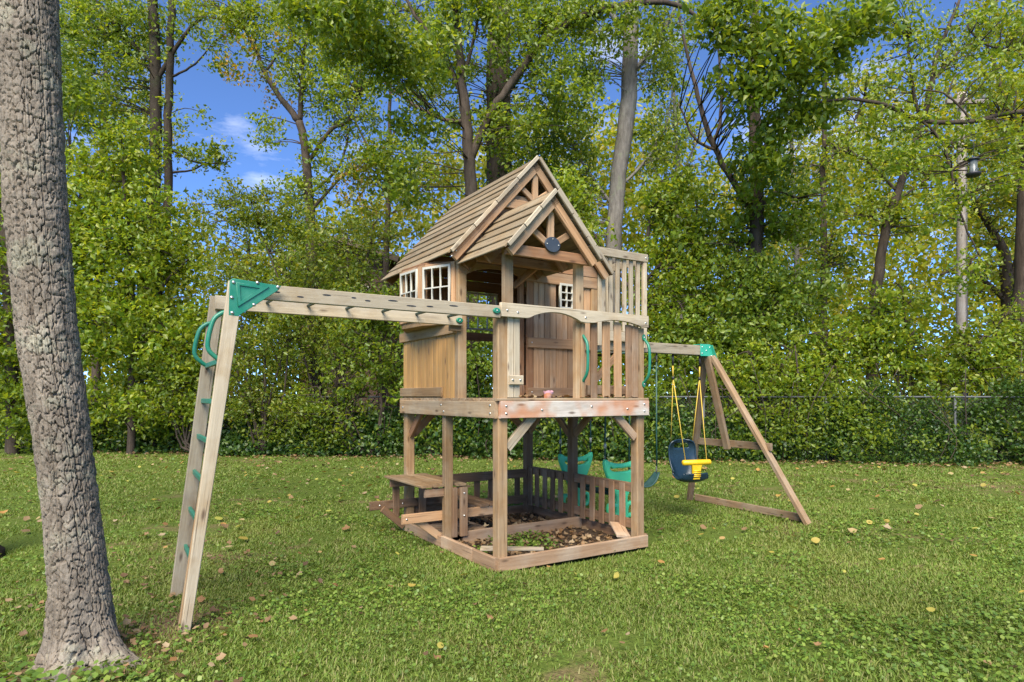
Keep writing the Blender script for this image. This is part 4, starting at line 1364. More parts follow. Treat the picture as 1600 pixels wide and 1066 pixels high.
def big_trunk():
    root = empty('oak_tree', (TRUNK[0], TRUNK[1], 0))
    tag(root, 'large leaning trunk with thick plated grey bark at the lawn edge, nearest the camera', 'tree')
    nu, nv = 370, 800
    top = 4.6
    th = np.linspace(0, 2 * math.pi, nu, endpoint=False)
    zz = np.linspace(-0.06, 1, nv) 
    zz = np.where(zz < 0, zz, zz) * top
    T, Z = np.meshgrid(th, zz)
    # lean and radius along the height
    zs = [-0.3, 0.0, 0.15, 0.35, 0.8, 1.2, 1.8, 2.5, 3.5, 4.6]
    rs = [0.20, 0.150, 0.135, 0.124, 0.115, 0.117, 0.127, 0.133, 0.131, 0.125]
    cxs = [0.0, -0.015, -0.022, -0.036, -0.095, -0.152, -0.25, -0.325, -0.390, -0.43]
    rad = np.interp(Z, zs, rs)
    cx = np.interp(Z, zs, cxs)
    cy = np.interp(Z, [0, 4.6], [0, 0.15])
    flare = np.exp(-np.clip(Z, -0.1, 9) / 0.20)
    lobes = 0.5 + 0.5 * np.cos(T * 5 + 0.6 + 0.5 * np.sin(T * 2))
    rad = rad + flare * 0.05 * lobes - flare * 0.01
    dirx = np.cos(T)
    rad += np.exp(-np.clip(Z, -0.1, 9) / 0.085) * (0.20 * np.clip(np.cos(T + 0.30), 0, 1) ** 9 + 0.02 * np.clip(np.cos(T - 3.6), 0, 1) ** 9 + 0.12 * np.clip(np.cos(T + 1.5), 0, 1) ** 10)     # root running out to the right
    rad *= 1 + 0.03 * np.sin(T * 2 + Z * 0.8) + 0.02 * np.sin(T * 3 - Z * 1.3)
    # bark plates: arc length ~ 27 cells round, 0.055 m tall
    U = T / (2 * math.pi) * 20
    Vv_ = Z / 0.046
    wx = (fbm2(np.cos(T) * 3 + 5, np.sin(T) * 3 + Z * 4, 1.0, 3, 40) - 0.5)
    wy = (fbm2(np.cos(T) * 3 + 9, np.sin(T) * 3 + Z * 6, 1.0, 3, 50) - 0.5)
    rq = fbm2(U, Vv_, 1.1, 3, 90); rq2 = fbm2(U, Vv_, 1.1, 3, 95)
    F1, F2, H = worley(U + wx * 1.3 + (rq - 0.5) * 0.55, Vv_ + wy * 1.8 + (rq2 - 0.5) * 0.8)
    e = np.clip((F2 - F1 - 0.035) / 0.065, 0, 1)
    plate_h = e * e * (3 - 2 * e)
    fissure = np.clip(np.abs(fbm2(np.cos(T) * 6, np.sin(T) * 6 + Z * 0.9, 1.0, 3, 60) - 0.5) / 0.035, 0, 1)
    rough = fbm2(U * 1.0, Vv_ * 1.0, 2.2, 4, 70) - 0.5
    disp = 0.020 * plate_h + 0.007 * H * plate_h + 0.010 * (fissure - 1) + 0.010 * rough + 0.005 * (rq - 0.5) * plate_h
    rad = rad + disp - 0.012
    X = cx + rad * np.cos(T); Y = cy + rad * np.sin(T)
    V = np.stack([X, Y, Z], -1).reshape(-1, 3)
    i, j = np.meshgrid(np.arange(nu), np.arange(nv - 1))
    a = (j * nu + i).ravel(); b = (j * nu + (i + 1) % nu).ravel()
    Q = np.stack([a, b, b + nu, a + nu], 1)
    place('trunk', mesh_np('trunk', V, None, Q, False), M['bark_big'], root)
    # upper trunk, limbs and crown, far above the frame
    limbs = []
    topc = Vector((-0.428, 0.15, 4.55))
    hi = Vector((-0.75, 0.2, 8.2))
    limbs.append((smooth_path([topc - Vector((0, 0, 0.1)), topc.lerp(hi, 0.5) + Vector((0.05, 0, 0)), hi], 5), [0.128 - 0.004 * q for q in range(11)], 12))
    ends = []
    for (dx, dy, dz, r) in ((-1.9, -1.2, 1.9, 0.09), (1.2, -1.9, 2.2, 0.085), (-1.2, 0.8, 2.6, 0.09), (0.1, -0.3, 3.4, 0.10), (-2.6, -0.2, 1.2, 0.07)):
        pth = smooth_path([hi - Vector((0, 0, 0.15)), hi + Vector((dx, dy, dz)) * 0.45 + Vector((0, 0, 0.2)), hi + Vector((dx, dy, dz))], 5)
        limbs.append((pth, [r * (1 - 0.75 * q / (len(pth) - 1)) for q in range(len(pth))], 8))
        ends.append(pth)
    for lb in limbs: place('limb', tubes_mesh([lb]), M['bark_big'], root)
    pts = []
    for pth in ends:
        for q in pth[3:]:
            for _ in range(4):
                c = q + Vector((random.gauss(0, 0.6), random.gauss(0, 0.6), random.gauss(0.1, 0.45)))
                pts.append(clump_points(c, 0.42, 26))
    V, Tt = leaves_arrays(np.concatenate(pts), 0.13, up=0.6)
    place('crown', mesh_np('leaves', V, Tt), M['lf_mid'], root)


big_trunk()


# ------------------------------------------------------------------ trees behind, each with trunk, limbs and a crown of leaf clumps
def wobble(path, amt):
    return [p + Vector((random.gauss(0, amt), random.gauss(0, amt), 0)) for p in path]


DENS = 1.95


def tree(name, label, d, trunk, limbs, blobs, leaf_mat, bark='bark', leaf=0.13, per=34, clump=0.36, group=None, cat='tree', twigs=True, flat=0.7, extra=None):
    """trunk: [(px, py, width px)]; limbs: lists of the same (optionally a depth offset); blobs: (px, py, rx, ry, clumps[, depth offset])"""
    base = P(trunk[0][0], trunk[0][1], d)
    root = empty(name, (base.x, base.y, 0))
    tag(root, label, cat, group)
    off = Vector((base.x, base.y, 0))
    allsegs = []
    tl = []
    for pth in [trunk] + limbs:
        pts, rads = [], []
        for q in pth:
            dd = d + (q[3] if len(q) > 3 else 0.0)
            p = P(q[0], q[1], dd) - off
            pts.append(p); rads.append(q[2] / 2 / F * dd)
        if pth is trunk:
            g = pts[0].copy(); g.z = -0.05
            if pts[0].z > 0.05:
                pts = [g] + pts; rads = [rads[0] * 1.15] + rads
        sp = smooth_path(pts, 5)
        sr = np.interp(np.linspace(0, len(pts) - 1, len(sp)), range(len(pts)), rads)
        sp = [p + Vector((random.gauss(0, 0.012), random.gauss(0, 0.012), 0)) for p in sp]
        tl.append((sp, list(sr), 9 if pth is trunk else 7))
        allsegs += sp
    place('trunk', tubes_mesh(tl[:1]), M[bark], root)
    seg = np.array([tuple(s) for s in allsegs])
    centres, pts, sizes = [], [], []
    for bl in blobs:
        px, py, rx, ry, n = bl[:5]
        n = int(n * (DENS if cat == 'tree' else 1.25))
        dd = d + (bl[5] if len(bl) > 5 else 0.0)
        c = P(px, py, dd) - off
        k = dd / F
        q = rng.normal(size=(n, 3)); q /= np.linalg.norm(q, axis=1, keepdims=True)
        q *= rng.uniform(0, 1, (n, 1)) ** 0.45
        q[:, 0] *= rx * k; q[:, 2] *= ry * k; q[:, 1] *= min(rx, ry) * k * 0.9
        centres.append(np.array(c)[None] + q)
    tw = []
    if centres:
        centres = np.concatenate(centres)
        centres = centres[centres[:, 2] > 0.15]
        for c in centres:
            r = clump * random.uniform(0.6, 1.35)
            k_ = int(per * random.uniform(0.5, 1.4))
            pts.append(clump_points(c, r, k_, flat)); sizes.append(np.full(k_, leaf * random.uniform(0.62, 1.1)))
        if twigs:
            step = max(1, len(centres) // 110)
            for c in centres[::step]:
                dist = np.linalg.norm(seg - c, axis=1) + np.maximum(seg[:, 2] - c[2], 0) * 1.5
                s = seg[int(np.argmin(dist))]
                a, b = Vector(s), Vector(c)
                if (a - b).length > 3.2 or (a - b).length < 0.15: continue
                m_ = a.lerp(b, 0.5) + Vector((random.gauss(0, 0.1), random.gauss(0, 0.1), random.uniform(-0.05, 0.2)))
                tw.append((smooth_path([a, m_, b], 3), [0.016, 0.015, 0.014, 0.012, 0.010, 0.008, 0.006], 4))
    for lb in tl[1:]:
        place('branch' if cat == 'tree' else 'stem', tubes_mesh([lb]), M[bark], root)
    if tw:
        place('twigs', tubes_mesh(tw), M[bark], root)['kind'] = 'stuff'
    if len(pts):
        V, T = leaves_arrays(np.concatenate(pts), np.concatenate(sizes), up=0.55, droop=0.35)
        place('crown', mesh_np('leaves', V, T), M[leaf_mat], root)
    if extra:
        for (nm, bl, mt, lf) in extra:
            ps = []
            for (px, py, rx, ry, n) in bl:
                c = np.array(P(px, py, d) - off); k = d / F
                q = rng.normal(size=(n, 3)); q /= np.linalg.norm(q, axis=1, keepdims=True)
                q *= rng.uniform(0.2, 1, (n, 1)) ** 0.5
                q[:, 0] *= rx * k; q[:, 2] *= ry * k; q[:, 1] *= rx * k
                ps += [clump_points(cc, 0.28, 26, 0.9) for cc in c[None] + q]
            V, T = leaves_arrays(np.concatenate(ps), lf, up=0.4, droop=0.4)
            place(nm, mesh_np('leaves', V, T), M[mt], root)
    return root


tree('tree', 'leafy young tree right of the big leaning trunk, in front of twin dark stems', 15.6,
     [(205, 700, 12), (208, 520, 10), (200, 380, 7), (190, 240, 4)],
     [[(208, 520, 6), (260, 440, 5), (300, 400, 2)], [(205, 450, 5), (150, 370, 4), (120, 320, 2)]],
     [(140, 330, 70, 100, 75), (235, 390, 80, 100, 85), (180, 500, 120, 90, 110), (290, 540, 90, 80, 70), (200, 250, 55, 60, 28), (110, 430, 50, 120, 60), (250, 620, 120, 60, 70)],
     'lf_bright', leaf=0.155)
tree('tree', 'tall pair of dark ivy-grown stems left of the sky gap', 18.0,
     [(243, 690, 23), (239, 430, 20), (244, 180, 17), (239, 0, 15), (236, -220, 11)],
     [[(246, 470, 14), (262, 330, 13), (263, 180, 12), (268, 20, 11), (270, -160, 8)], [(244, 130, 8), (300, 40, 5), (350, 10, 3)], [(240, 100, 7), (190, 50, 5), (140, -10, 3)],
      [(262, 230, 4), (310, 255, 3), (360, 252, 1.2)], [(268, 120, 4), (305, 100, 3), (330, 70, 1.2)], [(263, 270, 4), (310, 262, 2.5), (345, 225, 1)]],
     [(150, 60, 70, 60, 36), (215, 100, 50, 90, 34), (140, 150, 70, 60, 40), (60, 120, 60, 90, 20), (200, 30, 80, 50, 36), (110, 40, 50, 60, 26), (215, 250, 60, 50, 24), (320, 40, 60, 40, 12), (190, -60, 160, 50, 45), (280, 190, 40, 60, 9), (170, 200, 70, 60, 26), (330, 240, 44, 24, 12), (335, 80, 34, 34, 8)],
     'lf_mid', 'bark_dark', leaf=0.14, per=26, extra=[('ivy', [(241, 560, 22, 120, 40), (240, 370, 20, 90, 26)], 'lf_mid', 0.12)])
tree('tree', 'yellowing tree with forked trunk against the blue sky gap', 16.8,
     [(497, 690, 20), (490, 450, 17), (484, 330, 15), (478, 240, 13), (468, 190, 12)],
     [[(468, 190, 11), (440, 155, 9), (415, 115, 7), (395, 70, 5), (370, 20, 3)], [(468, 190, 9), (472, 130, 7), (476, 70, 5), (500, 10, 3)],
      [(484, 250, 7), (515, 205, 6), (545, 188, 4), (560, 150, 2)], [(488, 300, 5), (530, 260, 4), (545, 200, 3)], [(486, 330, 5), (560, 260, 4), (620, 300, 2)], [(415, 115, 4), (450, 70, 3), (520, 40, 2)]],
     [(410, 50, 70, 45, 36), (330, 15, 70, 34, 26), (500, 140, 60, 50, 26), (570, 140, 60, 70, 34), (470, 100, 70, 45, 28), (520, 60, 80, 50, 30), (420, 205, 36, 26, 10), (540, 170, 60, 55, 30), (430, 10, 110, 45, 40), (560, 250, 60, 40, 20), (510, 240, 40, 40, 10), (470, 300, 60, 30, 22)],
     'lf_bright', leaf=0.12, per=26, clump=0.32, extra=[('turning_leaves', [(590, 270, 50, 50, 22), (430, 110, 60, 50, 14), (370, 90, 30, 60, 10), (560, 310, 50, 40, 14)], 'lf_aut', 0.11)])
tree('tree', 'slim many-stemmed tree with a long limb arching right, left of the ivy trunk', 16.4,
     [(735, 680, 26), (736, 400, 22), (735, 270, 19), (728, 190, 17), (718, 100, 14), (712, 0, 11), (708, -140, 8)],
     [[(735, 250, 13), (765, 180, 12), (800, 130, 12), (860, 55, 11), (940, 15, 10), (1040, 4, 8), (1095, 30, 5), (1130, 60, 3)],
      [(722, 190, 7), (690, 186, 6), (650, 165, 5), (600, 130, 3), (570, 90, 2)], [(722, 150, 8), (690, 80, 7), (640, 10, 5), (620, -50, 3)], [(733, 230, 8), (720, 150, 7), (740, 60, 5), (760, -40, 3)]],
     [(640, 90, 70, 60, 38, -2.5), (570, 60, 80, 60, 50, -3), (600, 250, 46, 50, 20), (700, 60, 60, 80, 40), (820, 60, 70, 60, 44), (880, 140, 70, 70, 50), (650, 200, 40, 40, 12, -2), (640, 270, 34, 50, 16, -2.5), (770, 20, 110, 40, 40),
      (800, 210, 60, 50, 30), (900, 20, 90, 30, 28), (520, 15, 90, 40, 34, -4), (980, 40, 60, 40, 20)],
     'lf_mid', leaf=0.155, per=26)
tree('tree', 'massive dark trunk wrapped in ivy directly behind the playhouse ridge', 18.6,
     [(796, 690, 44), (785, 450, 42), (780, 250, 40), (779, 80, 37), (783, -160, 30)],
     [[(780, 160, 16), (850, 60, 12), (930, -30, 8)], [(779, 60, 14), (720, -40, 9), (660, -120, 6)]],
     [(760, -60, 220, 60, 70), (690, 120, 70, 80, 34), (860, 230, 60, 60, 36), (870, 30, 80, 70, 34)],
     'lf_deep', 'bark_dark', leaf=0.15, per=30, extra=[('ivy', [(778, 330, 28, 120, 70), (776, 170, 26, 90, 42), (792, 520, 36, 120, 70), (770, 60, 24, 60, 16)], 'lf_ivy', 0.13)])
tree('tree', 'pale grey slanting trunk behind the lookout railing', 17.6,
     [(958, 690, 30), (957, 480, 27), (960, 370, 25), (967, 270, 25), (981, 170, 26), (986, 60, 24), (990, -160, 20)],
     [[(983, 120, 9), (1030, 60, 7), (1070, -20, 4)], [(985, 60, 10), (940, 0, 7), (900, -70, 4)], [(970, 290, 5), (1010, 250, 4), (1040, 200, 2)], [(964, 330, 6), (920, 270, 4), (890, 220, 3)]],
     [(1030, 100, 40, 80, 28), (1035, 230, 40, 60, 24), (915, 110, 44, 90, 34), (905, 260, 40, 70, 30), (980, -60, 140, 50, 40), (870, 320, 60, 60, 36), (1050, 30, 60, 50, 24)],
     'lf_mid', 'bark_grey', leaf=0.14, per=28)
tree('tree', 'bushy yellow-green sapling overtopping the lookout railing', 15.4,
     [(1000, 700, 10), (1005, 520, 8), (1010, 400, 6), (1020, 300, 3)],
     [[(1006, 480, 5), (950, 400, 4), (910, 340, 2)], [(1008, 440, 5), (1060, 380, 4), (1090, 330, 2)]],
     [(900, 375, 44, 40, 26), (1050, 320, 55, 50, 40), (890, 310, 44, 45, 24), (1060, 420, 70, 80, 76), (1030, 520, 60, 70, 50), (1130, 500, 60, 60, 40)],
     'lf_bright', leaf=0.15, per=30)
tree('tree', 'broad leafy tree with heavy drooping foliage, centre right of the woods', 15.2,
     [(1182, 700, 34), (1181, 520, 26), (1180, 420, 23), (1183, 320, 21), (1180, 200, 20), (1178, 90, 14), (1184, -60, 9)],
     [[(1178, 335, 12), (1150, 290, 10), (1115, 228, 9), (1090, 150, 7), (1072, 80, 5), (1062, 20, 3)], [(1115, 228, 6), (1128, 160, 5), (1120, 60, 3)], [(1183, 330, 10), (1215, 300, 7), (1245, 310, 4)],
      [(1181, 260, 10), (1225, 170, 9), (1255, 100, 6), (1280, 20, 4)], [(1118, 235, 5), (1085, 215, 4), (1060, 160, 2)]],
     [(1160, 40, 110, 45, 30, -3.0), (1250, 80, 90, 60, 30, -3.0), (1170, 140, 60, 50, 16, -2.6), (1250, 170, 60, 50, 18, -2.2), (1200, 270, 60, 50, 16, -1.0), (1170, 350, 90, 50, 26), (1090, 350, 60, 60, 16), (1260, 330, 60, 60, 18),
      (1330, 40, 80, 50, 22, -3.0), (1190, 230, 40, 40, 10, -2)],
     'lf_mid', leaf=0.17, per=32)
tree('tree', 'ivy-smothered thicket tree with dark low foliage right of the lookout', 14.9,
     [(1140, 705, 14), (1145, 560, 11), (1160, 450, 7), (1170, 400, 3)],
     [[(1143, 580, 6), (1090, 520, 4), (1060, 470, 2)], [(1146, 550, 6), (1200, 480, 4), (1250, 440, 2)]],
     [(1180, 440, 90, 60, 66), (1110, 540, 90, 70, 76), (1210, 530, 90, 70, 70), (1080, 620, 90, 60, 54), (1180, 620, 110, 60, 66), (1260, 470, 50, 60, 30)],
     'lf_deep', leaf=0.14, per=32)
tree('tree', 'thin straight dark stem rising between broad leafy tree and leaning trunk', 17.2,
     [(1285, 690, 14), (1287, 560, 12), (1287, 300, 9), (1290, 160, 6), (1292, 20, 3)],
     [[(1287, 420, 4), (1300, 370, 3), (1306, 320, 2)], [(1288, 260, 4), (1330, 200, 3), (1350, 150, 2)]],
     [(1300, 240, 50, 60, 16), (1330, 150, 60, 60, 18), (1290, 420, 50, 60, 20), (1290, 60, 50, 60, 14)],
     'lf_mid', leaf=0.13, per=24)
tree('tree', 'slender dark trunk leaning right, left of the utility pole', 16.2,
     [(1362, 690, 18), (1364, 520, 17), (1372, 440, 15), (1382, 370, 14), (1402, 300, 12), (1432, 220, 10), (1456, 130, 8), (1466, 80, 6), (1500, 0, 4)],
     [[(1440, 200, 6), (1425, 130, 5), (1420, 60, 3)], [(1456, 130, 5), (1500, 80, 4), (1560, 50, 3)], [(1402, 300, 5), (1350, 250, 4), (1300, 230, 2)], [(1395, 320, 4), (1450, 280, 3), (1500, 270, 2)]],
     [(1360, 250, 70, 50, 26), (1430, 120, 70, 70, 28), (1440, 260, 44, 50, 18), (1350, 330, 70, 40, 26), (1500, 60, 70, 50, 26), (1400, 40, 70, 50, 22), (1435, 340, 44, 40, 14)],
     'lf_bright', leaf=0.13, per=24)
tree('tree', 'long bare limb reaching in from the right across the utility pole', 12.6,
     [(1760, 760, 26), (1750, 500, 22), (1720, 300, 17), (1690, 180, 12), (1680, 60, 8), (1680, -120, 5)],
     [[(1700, 210, 8), (1600, 175, 7), (1520, 190, 7), (1440, 188, 7), (1385, 165, 6), (1330, 155, 5), (1275, 160, 3)], [(1440, 188, 4), (1475, 230, 4), (1500, 330, 3), (1530, 400, 2)], [(1690, 180, 6), (1600, 90, 4), (1540, 70, 3), (1510, 40, 2)],
      [(1520, 190, 3), (1480, 150, 3), (1440, 140, 2)]],
     [(1560, 130, 60, 50, 22), (1500, 215, 36, 30, 10), (1400, 190, 60, 30, 14), (1580, 250, 50, 60, 22), (1485, 310, 34, 50, 12), (1515, 430, 24, 40, 8), (1570, 40, 60, 40, 20), (1440, 240, 60, 30, 10)],
     'lf_bright', leaf=0.12, per=24)
tree('tree', 'crooked brown trunk at the far right beyond the utility pole', 17.8,
     [(1572, 690, 22), (1576, 560, 20), (1574, 450, 18), (1568, 395, 15), (1545, 352, 9), (1520, 320, 5)],
     [[(1576, 450, 10), (1590, 400, 8), (1600, 340, 6), (1620, 260, 4)], [(1570, 470, 8), (1540, 440, 7), (1500, 420, 5), (1470, 430, 3)]],
     [(1560, 330, 60, 60, 22), (1530, 420, 50, 50, 16), (1600, 260, 60, 70, 24), (1590, 480, 50, 50, 18)],
     'lf_yel', leaf=0.14, per=26)
tree('tree', 'stout brown trunk cut by the right edge of the frame', 16.0,
     [(1604, 690, 34), (1600, 560, 32), (1601, 440, 30), (1612, 200, 26), (1620, 0, 20), (1625, -150, 14)],
     [[(1608, 240, 9), (1570, 150, 6), (1540, 60, 3)], [(1612, 150, 9), (1650, 40, 6)]],
     [(1580, 150, 60, 80, 24), (1600, 20, 80, 60, 30), (1540, 220, 40, 60, 12), (1590, 590, 50, 50, 30), (1650, 300, 50, 200, 40)],
     'lf_yel', leaf=0.14, per=26)
tree('tree', 'pale slim trunk half hidden behind leaning dark trunk', 21.0,
     [(1246, 690, 12), (1248, 560, 11), (1245, 420, 9), (1240, 300, 7), (1236, 160, 4)], [[(1245, 400, 4), (1210, 340, 3)], [(1242, 330, 4), (1280, 260, 3)]],
     [(1240, 260, 60, 60, 14), (1250, 180, 50, 60, 12), (1260, 380, 50, 50, 14)], 'lf_yel', 'bark_grey', leaf=0.14, per=24)
tree('tree', 'second slim grey trunk behind broad leafy tree', 20.0,
     [(1062, 690, 12), (1064, 520, 11), (1062, 400, 9), (1058, 240, 7), (1050, 100, 4)], [[(1060, 330, 4), (1020, 260, 3)], [(1060, 280, 4), (1100, 200, 3)]],
     [(1060, 200, 50, 60, 12), (1040, 90, 50, 50, 12), (1080, 280, 50, 40, 12)], 'lf_mid', 'bark_grey', leaf=0.14, per=24)
tree('tree', 'leafy tree at the left frame edge behind the big leaning trunk', 15.8,
     [(20, 700, 20), (14, 480, 17), (0, 250, 12), (-20, 50, 8)],
     [[(10, 420, 7), (70, 330, 5), (110, 250, 3)]],
     [(20, 560, 70, 110, 70), (-10, 400, 70, 90, 60), (60, 640, 80, 60, 50), (20, 250, 80, 90, 50), (110, 150, 50, 70, 22), (90, 60, 60, 60, 14)], 'lf_mid', leaf=0.15, per=30)
tree('tree', 'pale yellow-green tree filling the canopy behind the ivy-grown twin stems', 22.5,
     [(150, 700, 14), (152, 500, 12), (160, 300, 9), (165, 120, 6), (168, -40, 3)], [[(158, 320, 4), (210, 230, 3), (240, 150, 2)], [(162, 240, 4), (110, 160, 3), (90, 100, 2)]],
     [(150, 120, 80, 110, 44), (220, 190, 60, 70, 26), (120, 10, 90, 60, 34), (230, 60, 50, 60, 18)], 'lf_yel', leaf=0.15, per=28)
tree('tree', 'leafy dark-stemmed tree in front of the brown house wall', 19.5,
     [(505, 700, 12), (500, 540, 10), (490, 430, 7), (480, 360, 3)], [[(500, 520, 5), (450, 440, 4), (420, 390, 2)], [(498, 500, 5), (550, 440, 4), (575, 420, 2)]],
     [(450, 440, 70, 60, 50), (520, 470, 60, 60, 50), (480, 560, 90, 60, 60), (560, 520, 50, 70, 40), (470, 370, 60, 40, 26), (545, 425, 26, 24, 10)], 'lf_mid', leaf=0.14, per=30)
tree('tree', 'pale yellow-green tree behind the fork of the yellowing tree', 22.0,
     [(600, 700, 12), (602, 500, 11), (606, 300, 8), (610, 150, 5), (612, 20, 3)], [[(606, 280, 4), (560, 200, 3), (540, 130, 2)], [(608, 220, 4), (650, 150, 3), (680, 90, 2)]],
     [(600, 330, 70, 60, 34), (560, 90, 60, 60, 26), (660, 120, 50, 70, 28), (620, 10, 100, 40, 30), (680, 280, 40, 60, 22)], 'lf_yel', leaf=0.15, per=28)
nb_ = tree('tree', 'dark trunk base just showing at the left edge beside the lawn', 5.6,
     [(-36, 876, 74), (-58, 800, 52), (-105, 500, 44), (-160, 100, 36), (-195, -300, 28)], [], [(-280, -420, 150, 70, 40)], 'lf_mid', 'bark', leaf=0.13, per=26)

# understorey shrubs along the fence
sh_spec = [
    ('rounded light green shrub standing near the left fence post', 300, 15.3, [(290, 620, 70, 60, 60), (260, 540, 60, 50, 36)], 'lf_mid', 0.12),
    ('dark tangled shrub behind the end ladder', 410, 15.2, [(390, 560, 70, 90, 90), (450, 480, 70, 80, 76), (370, 440, 60, 70, 50), (420, 640, 80, 50, 50)], 'lf_olive', 0.105),
    ('tall olive shrub with fine leaves under the yellowing tree', 520, 15.4, [(510, 400, 80, 70, 80), (430, 340, 80, 50, 66), (500, 520, 90, 70, 70), (560, 480, 70, 70, 66), (350, 330, 60, 50, 40), (580, 370, 50, 60, 36)], 'lf_olive', 0.105),
    ('bright green shrub between monkey bars and playhouse', 590, 14.9, [(560, 560, 60, 60, 50), (600, 500, 50, 60, 44), (520, 640, 70, 50, 40)], 'lf_mid', 0.12),
    ('deep green bush seen through the playhouse doorway', 740, 15.0, [(720, 540, 70, 90, 80), (800, 560, 70, 90, 66), (650, 590, 60, 60, 40), (680, 440, 70, 50, 50)], 'lf_deep', 0.13),
    ('green bush behind the front railing slats', 900, 14.8, [(890, 540, 80, 90, 80), (960, 620, 60, 60, 40), (860, 420, 70, 70, 50)], 'lf_mid', 0.13),
    ('loose bright shrub arching over the fence rail, right of the A-frame', 1300, 14.3, [(1290, 560, 70, 60, 56), (1240, 610, 60, 50, 36), (1350, 530, 60, 50, 46)], 'lf_bright', 0.13),
    ('pale green shrub over the fence, below the leaning trunk', 1420, 14.2, [(1410, 560, 70, 45, 46), (1460, 610, 60, 40, 36), (1390, 490, 56, 50, 36)], 'lf_bright', 0.13),
    ('yellowish shrub over the fence at the right frame edge', 1560, 14.0, [(1540, 560, 60, 60, 44), (1590, 520, 50, 60, 40), (1515, 560, 45, 50, 34), (1580, 640, 60, 40, 30)], 'lf_bright', 0.12),
    ('low leafy shrub at the hedge foot, right of the swing frame', 1240, 13.9, [(1230, 660, 70, 40, 40), (1320, 650, 60, 40, 34)], 'lf_mid', 0.11),
    ('young shrub with pale arching shoots beside swing frame', 1170, 14.1, [(1150, 600, 50, 60, 34), (1200, 580, 40, 50, 24)], 'lf_bright', 0.12),
    ('low leafy clump at the hedge foot, left of the ladder', 240, 16.2, [(220, 670, 60, 30, 34), (150, 660, 60, 40, 34)], 'lf_mid', 0.12),
]
for (lab, px, d, bl, mt, lf) in sh_spec:
    stems = []
    for k in range(6):
        b = random.choice(bl)
        stems.append([(px + random.uniform(-12, 12), 705, 4), ((px + b[0]) / 2 + random.uniform(-20, 20), (705 + b[1]) / 2 + 20, 3), (b[0] + random.uniform(-40, 40), b[1] - random.uniform(0, b[3] * 0.8), 1.5)])
    tree('shrub', lab, d, [(px, 708, 6), (px + 6, 620, 4), (px + 3, 540, 2)], stems, bl, mt, 'bark', leaf=lf, per=34, clump=0.32, cat='shrub', group='shrubs along the fence')

# ivy-covered bank in front of and through the fence
def build_ivy():
    n = 8200
    x = rng.uniform(-18, 18, n)
    hmax = 0.35 + 1.15 * vnoise(x, x * 0 + 3, 0.6, 21) ** 1.3 + 0.45 * vnoise(x, x * 0 + 7, 1.9, 22) + 0.35 * np.exp(-((x - 3.5) / 1.6) ** 2) + 0.45 * np.clip((x - 5) / 3, 0, 1)
    t = rng.uniform(0, 1, n) ** 0.9
    z = hmax * t
    bulge = 0.25 + 0.55 * vnoise(x, z, 1.3, 24)
    y = hedge_line(x) - bulge * (1 - t) ** 1.3 * rng.uniform(0.3, 1.0, n) + rng.uniform(0, 0.5, n)
    hole = vnoise(x, z * 1.4, 2.1, 25) > 0.30
    x, y, z = x[hole], y[hole], z[hole]
    n = len(x)
    k = 22
    off = rng.normal(0, 0.13, (n, k, 3)) * np.array([1.2, 0.8, 0.8])
    c = np.stack([x, y, z], 1)[:, None, :] + off
    c = c.reshape(-1, 3)
    c[:, 2] = np.abs(c[:, 2])
    sz = 0.055 + 0.075 * np.repeat(vnoise(x, z, 0.9, 26), k)
    V, T = leaves_arrays(c, sz, up=0.5, droop=0.3, aspect=0.72)
    o = place('ivy_hedge', mesh_np('ivy', V, T), M['lf_ivy'])
    tag(o, 'dark green ivy and creeper bank smothering the boundary fence', 'hedge', kind='stuff')
    # lighter creeper scrambling over it and along the rail
    n = 800
    x = rng.uniform(-13.5, 13.5, n)
    den = vnoise(x, x * 0 + 1, 0.75, 27) 
    x = x[(den > 0.45) | (rng.uniform(0, 1, n) < 0.12)]
    n = len(x)
    z = rng.uniform(0.25, 1.75, n)
    y = hedge_line(x) - rng.uniform(0.0, 0.42, n) * np.clip(1.5 - z, 0.15, 1)
    off = rng.normal(0, 0.16, (n, 20, 3)) * np.array([1.4, 0.5, 0.7])
    c = (np.stack([x, y, z], 1)[:, None, :] + off).reshape(-1, 3)
    c[:, 2] = np.abs(c[:, 2])
    V, T = leaves_arrays(c, 0.105, up=0.5, droop=0.35, aspect=0.55)
    o = place('creeper', mesh_np('creeper', V, T), M['lf_mid'])
    tag(o, 'lighter green creeper scrambling over the ivy and the fence rail', 'creeper', kind='stuff')
    # bare tangled stems in the bank
    tl = []
    for _ in range(150):
        x0 = random.uniform(-12.5, 12.5)
        y0 = float(hedge_line(x0)) + random.uniform(-0.25, 0.4)
        h = random.uniform(0.7, 2.4)
        p = [Vector((x0, y0, 0)), Vector((x0 + random.gauss(0, 0.2), y0 + random.gauss(0, 0.1), h * 0.5)), Vector((x0 + random.gauss(0, 0.5), y0 + random.gauss(0, 0.2), h))]
        tl.append((smooth_path(p, 4), [random.uniform(0.006, 0.014)] * 9, 4))
    o = place('bare_stems', tubes_mesh(tl), M['bark'])
    tag(o, 'tangle of thin bare brown stems in the ivy bank', 'undergrowth', kind='stuff')


build_ivy()


